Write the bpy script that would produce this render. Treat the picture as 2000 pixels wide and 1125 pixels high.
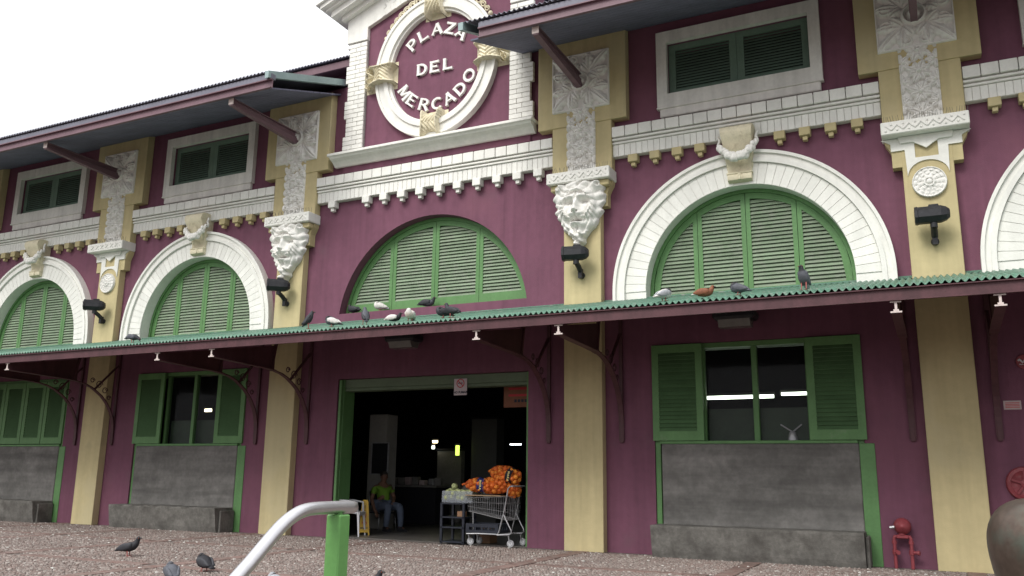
import bpy, bmesh, math, random
import numpy as np
from mathutils import Vector, Matrix
from mathutils.geometry import tessellate_polygon
R = math.radians
random.seed(7); rng = np.random.default_rng(7)
for o in list(bpy.data.objects): bpy.data.objects.remove(o)
S = bpy.context.scene
COL = S.collection

# ------------------------------------------------------------------ camera
F, YAW, PITCH, ROLL = 1670.5, 0.4601, 0.2143, 0.0128
cam = bpy.data.cameras.new('camera'); camo = bpy.data.objects.new('camera', cam); COL.objects.link(camo)
cam.sensor_width = 36; cam.sensor_fit = 'HORIZONTAL'; cam.lens = 36*F/2000; cam.clip_start = .05; cam.clip_end = 2000
fw = Vector((-math.sin(YAW)*math.cos(PITCH), math.cos(YAW)*math.cos(PITCH), math.sin(PITCH)))
rt = Vector((math.cos(YAW), math.sin(YAW), 0)); up = rt.cross(fw)
r2 = math.cos(ROLL)*rt+math.sin(ROLL)*up; u2 = -math.sin(ROLL)*rt+math.cos(ROLL)*up
mw = Matrix((r2, u2, -fw)).transposed().to_4x4(); mw.translation = Vector((5.6113, -13.4652, 1.2))
camo.matrix_world = mw
S.camera = camo

# ------------------------------------------------------------------ sky, sun, exposure
SUN_EL, SUN_AZ = 46, -14           # azimuth: degrees from the facade normal, negative = from the left
W = bpy.data.worlds.new('World'); S.world = W; W.use_nodes = True
wn = W.node_tree.nodes; wl = W.node_tree.links
sky = wn.new('ShaderNodeTexSky'); sky.sky_type = 'NISHITA'; sky.sun_disc = False
sky.sun_elevation = R(SUN_EL); sky.sun_rotation = R(180-SUN_AZ); sky.dust_density = 6; sky.air_density = 1.2; sky.ozone_density = .6
hs = wn.new('ShaderNodeHueSaturation'); hs.inputs['Saturation'].default_value = .22
# overcast layer: the standard CIE overcast sky, three times brighter overhead than at the horizon
tcn = wn.new('ShaderNodeTexCoord'); sx_ = wn.new('ShaderNodeSeparateXYZ'); wl.new(tcn.outputs['Generated'], sx_.inputs[0])
mr_ = wn.new('ShaderNodeMapRange'); mr_.inputs[1].default_value = 0; mr_.inputs[2].default_value = 1; mr_.inputs[3].default_value = 1/3; mr_.inputs[4].default_value = 1; wl.new(sx_.outputs['Z'], mr_.inputs[0])
oc = wn.new('ShaderNodeVectorMath'); oc.operation = 'SCALE'; oc.inputs[0].default_value = (11.4, 11.55, 11.95); wl.new(mr_.outputs[0], oc.inputs['Scale'])
mx = wn.new('ShaderNodeMixRGB'); mx.inputs[0].default_value = .82; wl.new(oc.outputs[0], mx.inputs[2])
wl.new(sky.outputs[0], hs.inputs['Color']); wl.new(hs.outputs[0], mx.inputs[1]); wl.new(mx.outputs[0], wn['Background'].inputs[0])
wn['Background'].inputs[1].default_value = .13
sl = bpy.data.lights.new('sun', 'SUN'); sl.energy = 1.5; sl.angle = R(26); sl.color = (1, .97, .92)
so = bpy.data.objects.new('sun', sl); COL.objects.link(so)
sd = Vector((math.sin(R(SUN_AZ))*math.cos(R(SUN_EL)), -math.cos(R(SUN_AZ))*math.cos(R(SUN_EL)), math.sin(R(SUN_EL))))
so.rotation_euler = sd.to_track_quat('Z', 'Y').to_euler(); so.location = sd*60
S.view_settings.view_transform = 'Standard'; S.view_settings.look = 'None'; S.view_settings.gamma = 1
S.view_settings.exposure = 0.60; S.view_settings.use_curve_mapping = False
S.render.engine = 'CYCLES'; S.cycles.max_bounces = 6; S.cycles.diffuse_bounces = 3; S.cycles.glossy_bounces = 2; S.cycles.caustics_reflective = False; S.cycles.caustics_refractive = False

# ------------------------------------------------------------------ materials
def mat(name, col, rough=.75, var=.12, scale=2.5, bump=0., bscale=90, metal=0., streak=0., dirt=None, dirt_lo=.55, dirt_hi=.75, rnd=0., hband=0., patch=None, spec=.35, emit=None, trans=0., alpha=1.):
    m = bpy.data.materials.new(name); m.use_nodes = True
    n = m.node_tree.nodes; l = m.node_tree.links; b = n['Principled BSDF']
    b.inputs['Roughness'].default_value = rough; b.inputs['Metallic'].default_value = metal
    b.inputs['Specular IOR Level'].default_value = spec
    if trans: b.inputs['Transmission Weight'].default_value = trans
    if alpha < 1: b.inputs['Alpha'].default_value = alpha
    if emit:
        b.inputs['Emission Color'].default_value = (*emit[:3], 1); b.inputs['Emission Strength'].default_value = emit[3]
    geo = n.new('ShaderNodeNewGeometry')
    def noise(sc, det=3, stretch=None):
        t = n.new('ShaderNodeTexNoise'); t.inputs['Scale'].default_value = sc; t.inputs['Detail'].default_value = det; t.inputs['Roughness'].default_value = .6
        if stretch:
            mp = n.new('ShaderNodeMapping'); mp.inputs['Scale'].default_value = stretch; l.new(geo.outputs['Position'], mp.inputs[0]); l.new(mp.outputs[0], t.inputs[0])
        else: l.new(geo.outputs['Position'], t.inputs[0])
        return t.outputs[0]
    def rng_(src, a, b_, c, d):
        r = n.new('ShaderNodeMapRange'); r.inputs[1].default_value = a; r.inputs[2].default_value = b_; r.inputs[3].default_value = c; r.inputs[4].default_value = d
        l.new(src, r.inputs[0]); return r.outputs[0]
    def mul(csock, fsock):
        x = n.new('ShaderNodeVectorMath'); x.operation = 'SCALE'; l.new(csock, x.inputs[0]); l.new(fsock, x.inputs['Scale']); return x.outputs[0]
    c0 = n.new('ShaderNodeRGB'); c0.outputs[0].default_value = (*col, 1); c = c0.outputs[0]
    if var: c = mul(c, rng_(noise(scale), .3, .7, 1-var, 1+var)); c = mul(c, rng_(noise(scale*9, 1), .3, .7, 1-var*.5, 1+var*.5))
    if streak: c = mul(c, rng_(noise(1, 2, (7, 7, .45)), .35, .7, 1+streak*.4, 1-streak))
    if hband: c = mul(c, rng_(noise(1, 3, (.35, .35, 3.2)), .35, .65, 1+hband*.6, 1-hband))
    if patch:
        pm = n.new('ShaderNodeMixRGB'); pm.inputs[2].default_value = (*patch, 1); l.new(c, pm.inputs[1]); l.new(rng_(noise(.42, 5, (1, 1, .7)), .54, .62, 0, .6), pm.inputs[0]); c = pm.outputs[0]
        pm = n.new('ShaderNodeMixRGB'); pm.blend_type = 'MULTIPLY'; pm.inputs[2].default_value = (.62, .6, .6, 1); l.new(c, pm.inputs[1]); l.new(rng_(noise(1, 4, (4.5, 4.5, .3)), .62, .78, 0, .4), pm.inputs[0]); c = pm.outputs[0]
    if rnd:
        oi = n.new('ShaderNodeObjectInfo'); c = mul(c, rng_(oi.outputs['Random'], 0, 1, 1-rnd, 1+rnd))
    if dirt:
        mixn = n.new('ShaderNodeMixRGB'); mixn.inputs[2].default_value = (*dirt, 1); l.new(c, mixn.inputs[1])
        l.new(rng_(noise(scale*1.7, 5), dirt_lo, dirt_hi, 0, .8), mixn.inputs[0]); c = mixn.outputs[0]
    l.new(c, b.inputs['Base Color'])
    if bump:
        bn = n.new('ShaderNodeBump'); bn.inputs['Strength'].default_value = bump; bn.inputs['Distance'].default_value = .01
        l.new(noise(bscale, 2), bn.inputs['Height']); l.new(bn.outputs[0], b.inputs['Normal'])
    return m

PURPLE = mat('purple_stucco', (.168, .065, .102), .8, .10, .9, .35, 70, streak=.12, patch=(.195, .078, .112), dirt=(.15, .075, .10), dirt_lo=.58, dirt_hi=.8)
YELLOW = mat('yellow_stucco', (.53, .45, .25), .8, .06, 1.1, .3, 70, streak=.09, patch=(.50, .44, .27), dirt=(.38, .33, .20), dirt_lo=.62, dirt_hi=.85)
WHITE = mat('white_paint', (.80, .795, .745), .7, .05, 2, .2, 60, streak=.06, dirt=(.50, .49, .44), dirt_lo=.66, dirt_hi=.95)
WBRICK = mat('white_painted_brick', (.80, .795, .745), .7, .05, 3, .25, 50, streak=.05, rnd=.05, dirt=(.50, .49, .44), dirt_lo=.66, dirt_hi=.92)
JOINT = mat('recessed_joint', (.36, .35, .33), .9, .15)
ORN = mat('plaster_ornament', (.78, .77, .73), .75, .05, 4, .15, 60, dirt=(.50, .49, .45), dirt_lo=.6, dirt_hi=.9)
CREAM = mat('cream_plaster', (.70, .64, .47), .75, .1, 5, .3, 60, dirt=(.36, .30, .18), dirt_lo=.55, dirt_hi=.8)
WINWHITE = mat('window_surround_paint', (.72, .71, .67), .75, .07, 2, .2, 60, streak=.12)
GREEN = mat('green_paint', (.108, .235, .085), .5, .1, 3, .12, 60, streak=.08, dirt=(.18, .26, .15), dirt_lo=.6, dirt_hi=.85)
SLAT = mat('faded_green_slat', (.20, .265, .175), .6, .12, 4, .1, 80, rnd=.14, dirt=(.25, .275, .22), dirt_lo=.45, dirt_hi=.75)
DSLAT = mat('shaded_green_slat', (.075, .15, .064), .55, .1, 4, .1, 80, rnd=.1)  # lower shutters: canopy shade is put into this darker green
UGREEN = mat('dull_green_shutter', (.13, .20, .155), .65, .1, 3)
ROOF = mat('weathered_green_roof_sheet', (.105, .215, .155), .5, .18, 3, .1, 30, dirt=(.30, .30, .27), dirt_lo=.55, dirt_hi=.70)
GALV = mat('dull_roof_sheet', (.17, .17, .21), .55, .12, 2, metal=.1)
STEEL = mat('maroon_painted_steel', (.082, .032, .038), .5, .14, 3, .1, 40, streak=.2)
STEEL_L = mat('mauve_painted_steel', (.17, .10, .12), .5, .12, 3)
TIP = mat('pale_primer_tip', (.6, .52, .49), .7, .15, 20)
CONC = mat('stained_concrete', (.175, .168, .158), .85, .2, 1.8, .35, 60, dirt=(.11, .105, .097), dirt_lo=.45, dirt_hi=.75, hband=.35)
CONC2 = mat('worn_concrete_seat', (.15, .143, .13), .85, .25, 2.5, .4, 60, dirt=(.075, .07, .062), dirt_lo=.45, dirt_hi=.68)
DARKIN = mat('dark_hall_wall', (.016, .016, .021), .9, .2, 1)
HALLFLOOR = mat('hall_floor_tile', (.13, .12, .11), .35, .2, 2)
BLACK = mat('black_plastic', (.018, .018, .021), .5, .2, 10)
BLACKM = mat('black_powder_coat', (.022, .022, .026), .45, .25, 12, dirt=(.10, .10, .11), dirt_lo=.66, dirt_hi=.85)
GLASS = mat('window_glass', (.02, .022, .024), .08, 0, spec=.25, alpha=.2)
REDP = mat('red_fire_paint', (.24, .045, .055), .5, .15, 8, dirt=(.26, .14, .14), dirt_lo=.58, dirt_hi=.8)
ALU = mat('brushed_aluminium', (.60, .59, .60), .36, .06, 10, metal=1)
CHROME = mat('cart_wire', (.42, .42, .43), .35, .1, 12, metal=.7)
RUBBER = mat('grey_rubber', (.33, .33, .34), .6, .15, 15)
PWHITE = mat('white_plastic', (.62, .62, .64), .45, .05, 4)
YPLAST = mat('yellow_plastic', (.62, .38, .035), .45, .08, 4)
INKR = mat('red_print', (.5, .04, .05), .6, 0)
INKB = mat('dark_print', (.03, .03, .045), .6, 0)
LETTER = mat('white_letter', (.80, .79, .75), .6, .04, 4)

# ------------------------------------------------------------------ geometry helpers
class G:
    def __init__(s): s.v = []; s.f = []; s.m = []; s.mi = 0
    def add(s, vs, fs):
        k = len(s.v); s.v += [tuple(map(float, p)) for p in vs]; s.f += [tuple(i+k for i in f) for f in fs]; s.m += [s.mi]*len(fs); return s
    def box(s, x0, x1, y0, y1, z0, z1, ch=0.):
        if x1 < x0: x0, x1 = x1, x0
        if y1 < y0: y0, y1 = y1, y0
        if z1 < z0: z0, z1 = z1, z0
        if ch <= 0:
            return s.add([(x, y, z) for x in (x0, x1) for y in (y0, y1) for z in (z0, z1)], [(0, 1, 3, 2), (4, 6, 7, 5), (0, 4, 5, 1), (2, 3, 7, 6), (0, 2, 6, 4), (1, 5, 7, 3)])
        lo = (x0, y0, z0); hi = (x1, y1, z1); ch = min(ch, (x1-x0)*.45, (y1-y0)*.45, (z1-z0)*.45)
        vs = []; ix = {}
        for sx in (0, 1):
            for sy in (0, 1):
                for sz in (0, 1):
                    sg = (sx, sy, sz)
                    for a in range(3):
                        p = [(hi[k] if sg[k] else lo[k]) if k == a else (hi[k]-ch if sg[k] else lo[k]+ch) for k in range(3)]
                        ix[(sg, a)] = len(vs); vs.append(p)
        fs = []
        for a in range(3):
            b, c = [k for k in range(3) if k != a]
            for t in (0, 1):
                q = []
                for (u, w) in ((0, 0), (1, 0), (1, 1), (0, 1)):
                    sg = [0, 0, 0]; sg[a] = t; sg[b] = u; sg[c] = w; q.append(ix[(tuple(sg), a)])
                fs.append(q)
            for u in (0, 1):
                for w in (0, 1):
                    s0 = [0, 0, 0]; s1 = [0, 0, 0]; s0[b] = s1[b] = u; s0[c] = s1[c] = w; s1[a] = 1
                    fs.append([ix[(tuple(s0), b)], ix[(tuple(s1), b)], ix[(tuple(s1), c)], ix[(tuple(s0), c)]])
        for sx in (0, 1):
            for sy in (0, 1):
                for sz in (0, 1): fs.append([ix[((sx, sy, sz), a)] for a in range(3)])
        return s.add(vs, fs)
    def prism(s, poly, y0, y1, holes=()):
        loops = [list(poly)]+[list(h) for h in holes]
        tris = tessellate_polygon([[Vector((p[0], p[1], 0)) for p in lp] for lp in loops])
        flat = [p for lp in loops for p in lp]; n = len(flat)
        vs = [(p[0], y0, p[1]) for p in flat]+[(p[0], y1, p[1]) for p in flat]
        fs = [tuple(t) for t in tris]+[(t[2]+n, t[1]+n, t[0]+n) for t in tris]
        k = 0
        for lp in loops:
            m = len(lp)
            for i in range(m): j = (i+1) % m; fs.append((k+i, k+j, k+j+n, k+i+n))
            k += m
        return s.add(vs, fs)
    def prism_x(s, poly, x0, x1):      # polygon in (y,z) extruded along x
        g = G().prism(poly, x0, x1)
        return s.add([(p[1], p[0], p[2]) for p in g.v], g.f)
    def prism_z(s, poly, z0, z1):      # polygon in (x,y)
        g = G().prism(poly, z0, z1)
        return s.add([(p[0], p[2], p[1]) for p in g.v], g.f)
    def tube(s, path, r, n=8, cap=True, flat=1.):
        P = [Vector(p) for p in path]; vs = []; fs = []; m = len(P)
        rad = r if hasattr(r, '__len__') else [r]*m
        t = (P[1]-P[0]).normalized(); ref = Vector((0, 0, 1)) if abs(t.z) < .9 else Vector((1, 0, 0))
        a = t.cross(ref).normalized()
        for i in range(m):
            t = (P[min(i+1, m-1)]-P[max(i-1, 0)]).normalized()
            a = (a-t*a.dot(t)).normalized(); b = t.cross(a)
            for k in range(n):
                q = 2*math.pi*k/n; vs.append(P[i]+(a*math.cos(q)*flat+b*math.sin(q))*rad[i])
        for i in range(m-1):
            for k in range(n): j = (k+1) % n; fs.append((i*n+k, i*n+j, (i+1)*n+j, (i+1)*n+k))
        if cap: fs.append(tuple(range(n))); fs.append(tuple(range((m-1)*n, m*n)))
        return s.add(vs, fs)
    def bar(s, p, q, w, h):             # rectangular bar between two points
        p = Vector(p); q = Vector(q); t = (q-p).normalized(); ref = Vector((0, 0, 1)) if abs(t.z) < .95 else Vector((0, 1, 0))
        a = t.cross(ref).normalized()*w/2; b = t.cross(a).normalized()*h/2
        return s.add([p-a-b, p+a-b, p+a+b, p-a+b, q-a-b, q+a-b, q+a+b, q-a+b], [(0, 1, 2, 3), (4, 7, 6, 5), (0, 4, 5, 1), (1, 5, 6, 2), (2, 6, 7, 3), (3, 7, 4, 0)])
    def lathe(s, prof, c=(0, 0, 0), axis='z', n=16):
        vs = []; fs = []; m = len(prof)
        for (r, h) in prof:
            for k in range(n):
                q = 2*math.pi*k/n; u, w = r*math.cos(q), r*math.sin(q)
                p = (u, w, h) if axis == 'z' else (u, h, w) if axis == 'y' else (h, u, w)
                vs.append((p[0]+c[0], p[1]+c[1], p[2]+c[2]))
        for i in range(m-1):
            for k in range(n): j = (k+1) % n; fs.append((i*n+k, i*n+j, (i+1)*n+j, (i+1)*n+k))
        fs.append(tuple(range(n))); fs.append(tuple(range((m-1)*n, m*n)))
        return s.add(vs, fs)
    def ball(s, c, r, sc=(1, 1, 1), n=10, m=6):
        vs = [(c[0], c[1], c[2]-r*sc[2])]; fs = []
        for i in range(1, m):
            a = math.pi*i/m
            for k in range(n):
                q = 2*math.pi*k/n; vs.append((c[0]+r*sc[0]*math.sin(a)*math.cos(q), c[1]+r*sc[1]*math.sin(a)*math.sin(q), c[2]-r*sc[2]*math.cos(a)))
        vs.append((c[0], c[1], c[2]+r*sc[2])); L = len(vs)-1
        for k in range(n): j = (k+1) % n; fs.append((0, 1+j, 1+k)); fs.append((L, L-n+k, L-n+j))
        for i in range(m-2):
            for k in range(n): j = (k+1) % n; a = 1+i*n; fs.append((a+k, a+j, a+n+j, a+n+k))
        return s.add(vs, fs)
    def loft(s, rings, cap=True):
        n = len(rings[0]); vs = [p for r in rings for p in r]; fs = []
        for i in range(len(rings)-1):
            for k in range(n): j = (k+1) % n; fs.append((i*n+k, i*n+j, (i+1)*n+j, (i+1)*n+k))
        if cap: fs.append(tuple(range(n))); fs.append(tuple(range((len(rings)-1)*n, len(rings)*n)))
        return s.add(vs, fs)
    def field(s, fn, x0, x1, z0, z1, nx, nz, y=0., eps=.002):   # relief: height fn(x,z) standing towards -y
        X, Z = np.meshgrid(np.linspace(x0, x1, nx), np.linspace(z0, z1, nz)); Hh = fn(X, Z)
        k = {}; vs = []; fs = []
        def vid(i, j):
            if (i, j) not in k: k[(i, j)] = len(vs); vs.append((X[i, j], y-Hh[i, j], Z[i, j]))
            return k[(i, j)]
        for i in range(nz-1):
            for j in range(nx-1):
                if max(Hh[i, j], Hh[i+1, j], Hh[i, j+1], Hh[i+1, j+1]) > eps: fs.append((vid(i, j), vid(i, j+1), vid(i+1, j+1), vid(i+1, j)))
        return s.add(vs, fs)
    def mesh(s, name, mats, smooth=False, fix=True):
        me = bpy.data.meshes.new(name); me.from_pydata(s.v, [], s.f)
        for m in (mats if isinstance(mats, (list, tuple)) else [mats]): me.materials.append(m)
        me.polygons.foreach_set('material_index', s.m)
        if fix:
            b = bmesh.new(); b.from_mesh(me); bmesh.ops.recalc_face_normals(b, faces=b.faces); b.to_mesh(me); b.free()
        if smooth == 'auto':
            me.polygons.foreach_set('use_smooth', [True]*len(me.polygons)); me.set_sharp_from_angle(angle=R(38))
        elif smooth: me.polygons.foreach_set('use_smooth', [True]*len(me.polygons))
        me.update(); return me
    def obj(s, name, mats, parent=None, smooth=False, loc=(0, 0, 0), rot=(0, 0, 0), kind=None, fix=True):
        return link(name, s.mesh(name, mats, smooth, fix), parent, loc, rot, kind=kind)

def link(name, data, parent=None, loc=(0, 0, 0), rot=(0, 0, 0), scale=None, kind=None):
    o = bpy.data.objects.new(name, data); COL.objects.link(o); o.location = loc; o.rotation_euler = rot
    if scale: o.scale = scale
    if parent: o.parent = parent
    if kind: o['kind'] = kind
    return o
def tag(o, label, cat, group=None):
    o['label'] = label; o['category'] = cat
    if group: o['group'] = group
    return o
def thing(name, label, cat, loc=(0, 0, 0), rz=0, group=None):
    return tag(link(name, None, None, loc, (0, 0, rz)), label, cat, group)
_pc = {}
def piece(name, size, loc, m, parent, rot=(0, 0, 0), ch=.006):     # shared bevelled block
    k = (name, tuple(round(t, 3) for t in size), m.name)
    if k not in _pc:
        a, b, c = (t/2 for t in size); _pc[k] = G().box(-a, a, -b, b, -c, c, ch).mesh(name, m)
    return link(name, _pc[k], parent, loc, rot)
def arc(cx, cz, a, b, t0, t1, n):
    return [(cx+a*math.cos(R(t0+(t1-t0)*i/n)), cz+b*math.sin(R(t0+(t1-t0)*i/n))) for i in range(n+1)]
def sstep(a, b, x): t = np.clip((x-a)/(b-a), 0, 1); return t*t*(3-2*t)
def text_mesh(name, body, size, m, parent, loc, rot, extrude=.002, sx=1., align='CENTER', offset=0.):
    c = bpy.data.curves.new('t', 'FONT'); c.body = body; c.size = size; c.extrude = extrude; c.align_x = align; c.align_y = 'CENTER'; c.resolution_u = 2; c.offset = offset
    t = bpy.data.objects.new('t', c); COL.objects.link(t); bpy.context.view_layer.update()
    me = bpy.data.meshes.new_from_object(t.evaluated_get(bpy.context.evaluated_depsgraph_get())); bpy.data.objects.remove(t); bpy.data.curves.remove(c)
    me.materials.clear(); me.materials.append(m); me.name = name
    return link(name, me, parent, loc, rot, (sx, 1, 1))

# ================================================================== GROUND
GROUND = mat('paving_bed', (.16, .135, .12), .9, .3, 6, .5, 120, dirt=(.09, .075, .068), dirt_lo=.45, dirt_hi=.7)
STRIP = mat('reddish_tile_strip', (.17, .105, .09), .75, .25, 5, .3, 80, rnd=.15, dirt=(.24, .20, .175), dirt_lo=.42, dirt_hi=.68)
YE = -10.85                                   # top edge of the steps
g = G().box(-90, 90, YE, .12, -.3, 0).obj('plaza_pavement', GROUND, kind='structure')
gl = G().box(-400, 400, -400, YE-.9, -.9, -.45).obj('lower_pavement', GROUND, kind='structure')
G().box(-400, 400, .12, 400, -.5, -.02).obj('ground', GROUND, kind='structure')
stp = G()
for i in range(3): stp.box(-90, 90, YE-.3*(i+1), YE-.3*i+.002*i, -.5-.01*i, -.15*(i+1)+(.012 if i == 2 else 0), .01)
stp.obj('plaza_steps', CONC, kind='structure')
# tile strips that divide the paving
strips_x = [-12.0, -9.2, -6.5, -3.4, .34, 3.08, 5.9]; strip_y = [-2.45, -5.2, -7.9]
for sx in strips_x:
    y = -.05
    while y > -8.6:
        piece('tile', (.22, .292, .03), (sx, y-.15, -.003), STRIP, g, ch=.004); y -= .3
for sy in strip_y:
    for x in np.arange(-14.5, 7.2, .3):
        if min(abs(x+.15-q) for q in strips_x) > .27: piece('tile', (.292, .18, .03), (x+.15, sy, -.004), STRIP, g, ch=.004)
# small rough paving stones between the strips: nobody could count them
def paving():
    vs = []; fs = []; rv = []; st = .047
    ny = int(7.9/st); nx = int(21.5/st)
    for iy in range(ny):
        for ix in range(nx):
            x = -14.4+(ix+.5*(iy % 2))*st+rng.uniform(-.012, .012); y = -.25-iy*st+rng.uniform(-.012, .012)
            if min(abs(x-q) for q in strips_x) < .13 or min(abs(y-q) for q in strip_y) < .11: continue
            r = st*rng.uniform(.36, .58); h = rng.uniform(.002, .016); k = len(vs); a0 = rng.uniform(0, 6)
            tx, ty = rng.uniform(-.004, .004, 2)
            for lev, (rr, zz) in enumerate(((1, -.004), (.72, h))):
                for q in range(5):
                    a = a0+q*1.2566; vs.append((x+r*rr*math.cos(a), y+r*rr*math.sin(a), zz+(tx*math.cos(a)+ty*math.sin(a) if lev else 0)))
            for q in range(5): j = (q+1) % 5; fs.append((k+q, k+j, k+5+j, k+5+q))
            fs.append(tuple(k+5+q for q in range(5))); rv += [rng.random()]*6
    me = bpy.data.meshes.new('paving_stones'); me.from_pydata(vs, [], fs)
    at = me.attributes.new('tone', 'FLOAT', 'FACE'); at.data.foreach_set('value', rv)
    m = mat('paving_stone', (.23, .195, .175), .8, .35, .45, .2, 150); n = m.node_tree.nodes; l = m.node_tree.links
    a = n.new('ShaderNodeAttribute'); a.attribute_name = 'tone'; cr = n.new('ShaderNodeValToRGB'); cr.color_ramp.interpolation = 'LINEAR'
    e = cr.color_ramp.elements; e[0].position = 0; e[0].color = (.15, .115, .10, 1); e[1].position = 1; e[1].color = (.52, .48, .44, 1)
    for p, c in ((.3, (.22, .155, .135, 1)), (.6, (.245, .205, .185, 1)), (.88, (.29, .245, .22, 1))): q = e.new(p); q.color = c
    l.new(a.outputs['Fac'], cr.inputs[0])
    b = n['Principled BSDF']; old = b.inputs['Base Color'].links[0].from_socket
    mm = n.new('ShaderNodeMixRGB'); mm.blend_type = 'MIX'; mm.inputs[0].default_value = .7; l.new(old, mm.inputs[1]); l.new(cr.outputs[0], mm.inputs[2]); l.new(mm.outputs[0], b.inputs['Base Color'])
    me.materials.append(m); o = link('paving_stones', me, kind='stuff')
    o['label'] = 'rough speckled pinkish grey paving stones of the plaza'; o['category'] = 'paving'
paving()
dr_ = G(); rq = random.Random(12)
for k in range(260):
    x, y = rq.uniform(-13, 6.5), -.3-rq.random()**1.3*7.2; r_ = rq.uniform(.006, .024); n_ = 7; a0 = rq.random()*6
    dr_.prism_z([(x+r_*rq.uniform(.5, 1.3)*math.cos(a0+2*math.pi*i/n_), y+r_*rq.uniform(.5, 1.3)*math.sin(a0+2*math.pi*i/n_)) for i in range(n_)], .008, .0185)
dd = dr_.obj('bird_droppings', mat('dropping', (.66, .65, .61), .8, .2, 30), kind='stuff'); dd['label'] = 'white pigeon droppings spattered over the plaza paving'; dd['category'] = 'droppings'

# ================================================================== MARKET BUILDING
B = thing('market_building', 'purple market hall with cream pilasters, white arches and round name gable', 'building')
PC = [-16.9, -11.49, -6.08, .36, 5.79, 11.2]              # pilaster centres
BAYS = [-14.2, -8.74, 3.08, 8.52]                         # side bay centres
CX = -2.83                                                # middle bay
ZC, RI, RO = 4.18, 1.62, 2.18                             # arches: centre height, inner and outer radius
CZ, CR, CB = 3.98, 2.08, 4.26                             # middle lunette
XL, XR = -22., 14.
def arch_hole(cx, r=RI+.06, zb=3.86): return [(cx-r, zb), (cx+r, zb)]+arc(cx, ZC, r, r, 0, 180, 40)
th = math.asin((CB-CZ)/CR)
lun = lambda r: arc(CX, CZ, r, r, math.degrees(math.asin((CB-CZ)/r)), 180-math.degrees(math.asin((CB-CZ)/r)), 44)
outer = [(XL, 0)]
for c in BAYS[:2]: outer += [(c-1.56, 0), (c-1.56, 3.29), (c+1.56, 3.29), (c+1.56, 0)]
outer += [(-4.82, 0), (-4.82, 2.97), (-.72, 2.97), (-.72, 0)]
for c in BAYS[2:]: outer += [(c-1.56, 0), (c-1.56, 3.29), (c+1.56, 3.29), (c+1.56, 0)]
outer += [(XR, 0), (XR, 9.15), (XL, 9.15)]
holes = [arch_hole(c) for c in BAYS]+[lun(CR)]
for c in BAYS: holes.append([(c-1.17, 7.61), (c+1.17, 7.61), (c+1.17, 8.57), (c-1.17, 8.57)])
G().prism(outer, 0, .45, holes).obj('wall', PURPLE, B)
# shell behind the facade
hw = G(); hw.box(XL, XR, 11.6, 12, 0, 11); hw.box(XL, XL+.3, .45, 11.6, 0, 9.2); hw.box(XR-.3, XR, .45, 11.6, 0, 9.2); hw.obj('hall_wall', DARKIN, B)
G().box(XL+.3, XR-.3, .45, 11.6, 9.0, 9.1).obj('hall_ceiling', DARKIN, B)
G().box(XL, XR, .06, 11.6, -.02, .012).obj('hall_floor', HALLFLOOR, B)

# ---------- reliefs
def petal(X, Z, cx, cz, ang, L, w, h):
    dx, dz = X-cx, Z-cz; s = dx*math.cos(ang)+dz*math.sin(ang); t = -dx*math.sin(ang)+dz*math.cos(ang)
    q = s/L; wid = w*np.sqrt(np.clip(4*q*(1.02-q), 0, 1))*(.9+.1*np.cos(q*26)); d = np.clip(1-np.abs(t)/(wid+1e-5), 0, 1)
    return np.where((q > 0) & (q < 1.02), h*(.35+.65*np.sin(np.clip(q, 0, 1)*2.2))*np.sqrt(d)*(1-.55*np.exp(-(t/(w*.13))**2)), 0)
def f_strip(X, Z):
    H = np.full_like(X, .004)
    for k in range(4):
        z = .13+k*.335
        for a in range(8): H = np.maximum(H, petal(X, Z, 0, z, R(22+45*a), .185 if a % 2 else .155, .062, .085))
        H = np.maximum(H, .10*np.clip(1-(X**2+(Z-z)**2)/.042**2, 0, 1)**.5)
        for sx in (-1, 1):
            zz = z+.168
            for a in (90, 140, 180, 220, 270): H = np.maximum(H, petal(X, Z, sx*.245, zz, R(a if sx > 0 else 180-a), .15, .05, .07))
            H = np.maximum(H, .08*np.clip(1-((X-sx*.2)**2+(Z-zz)**2)/.035**2, 0, 1)**.5)
    return np.where((np.abs(X) < .262) & (Z > .004) & (Z < 1.196), H, -.01)
def f_panel(X, Z):
    H = np.full_like(X, .006)
    for sx in (-1, 1):
        for sz in (-1, 1):
            bx, bz = sx*.16, sz*.15; base = math.atan2(sz, sx)
            for a, L in ((-80, .22), (-42, .36), (0, .50), (42, .36), (80, .22)): H = np.maximum(H, petal(X, Z, bx, bz, base+R(a), L, .105, .10))
            cxx, czz = sx*.40, sz*.14; rr = np.hypot(X-cxx, Z-czz); H = np.maximum(H, .075*np.exp(-((rr-.075)/.02)**2)); H = np.maximum(H, .08*np.clip(1-(rr/.035)**2, 0, 1)**.5)
            cxx, czz = sx*.13, sz*.42; rr = np.hypot(X-cxx, Z-czz); H = np.maximum(H, .075*np.exp(-((rr-.065)/.018)**2))
    rr = np.hypot(X, Z); H = np.maximum(H, .085*np.exp(-((rr-.15)/.035)**2)); H = np.maximum(H, .11*np.clip(1-(rr/.1)**2, 0, 1)**.5)
    H = np.maximum(H, .045*((np.abs(X) > .515) | (np.abs(Z) > .51)))
    return np.where((np.abs(X) < .538) & (np.abs(Z) < .533), H, -.02)
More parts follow.
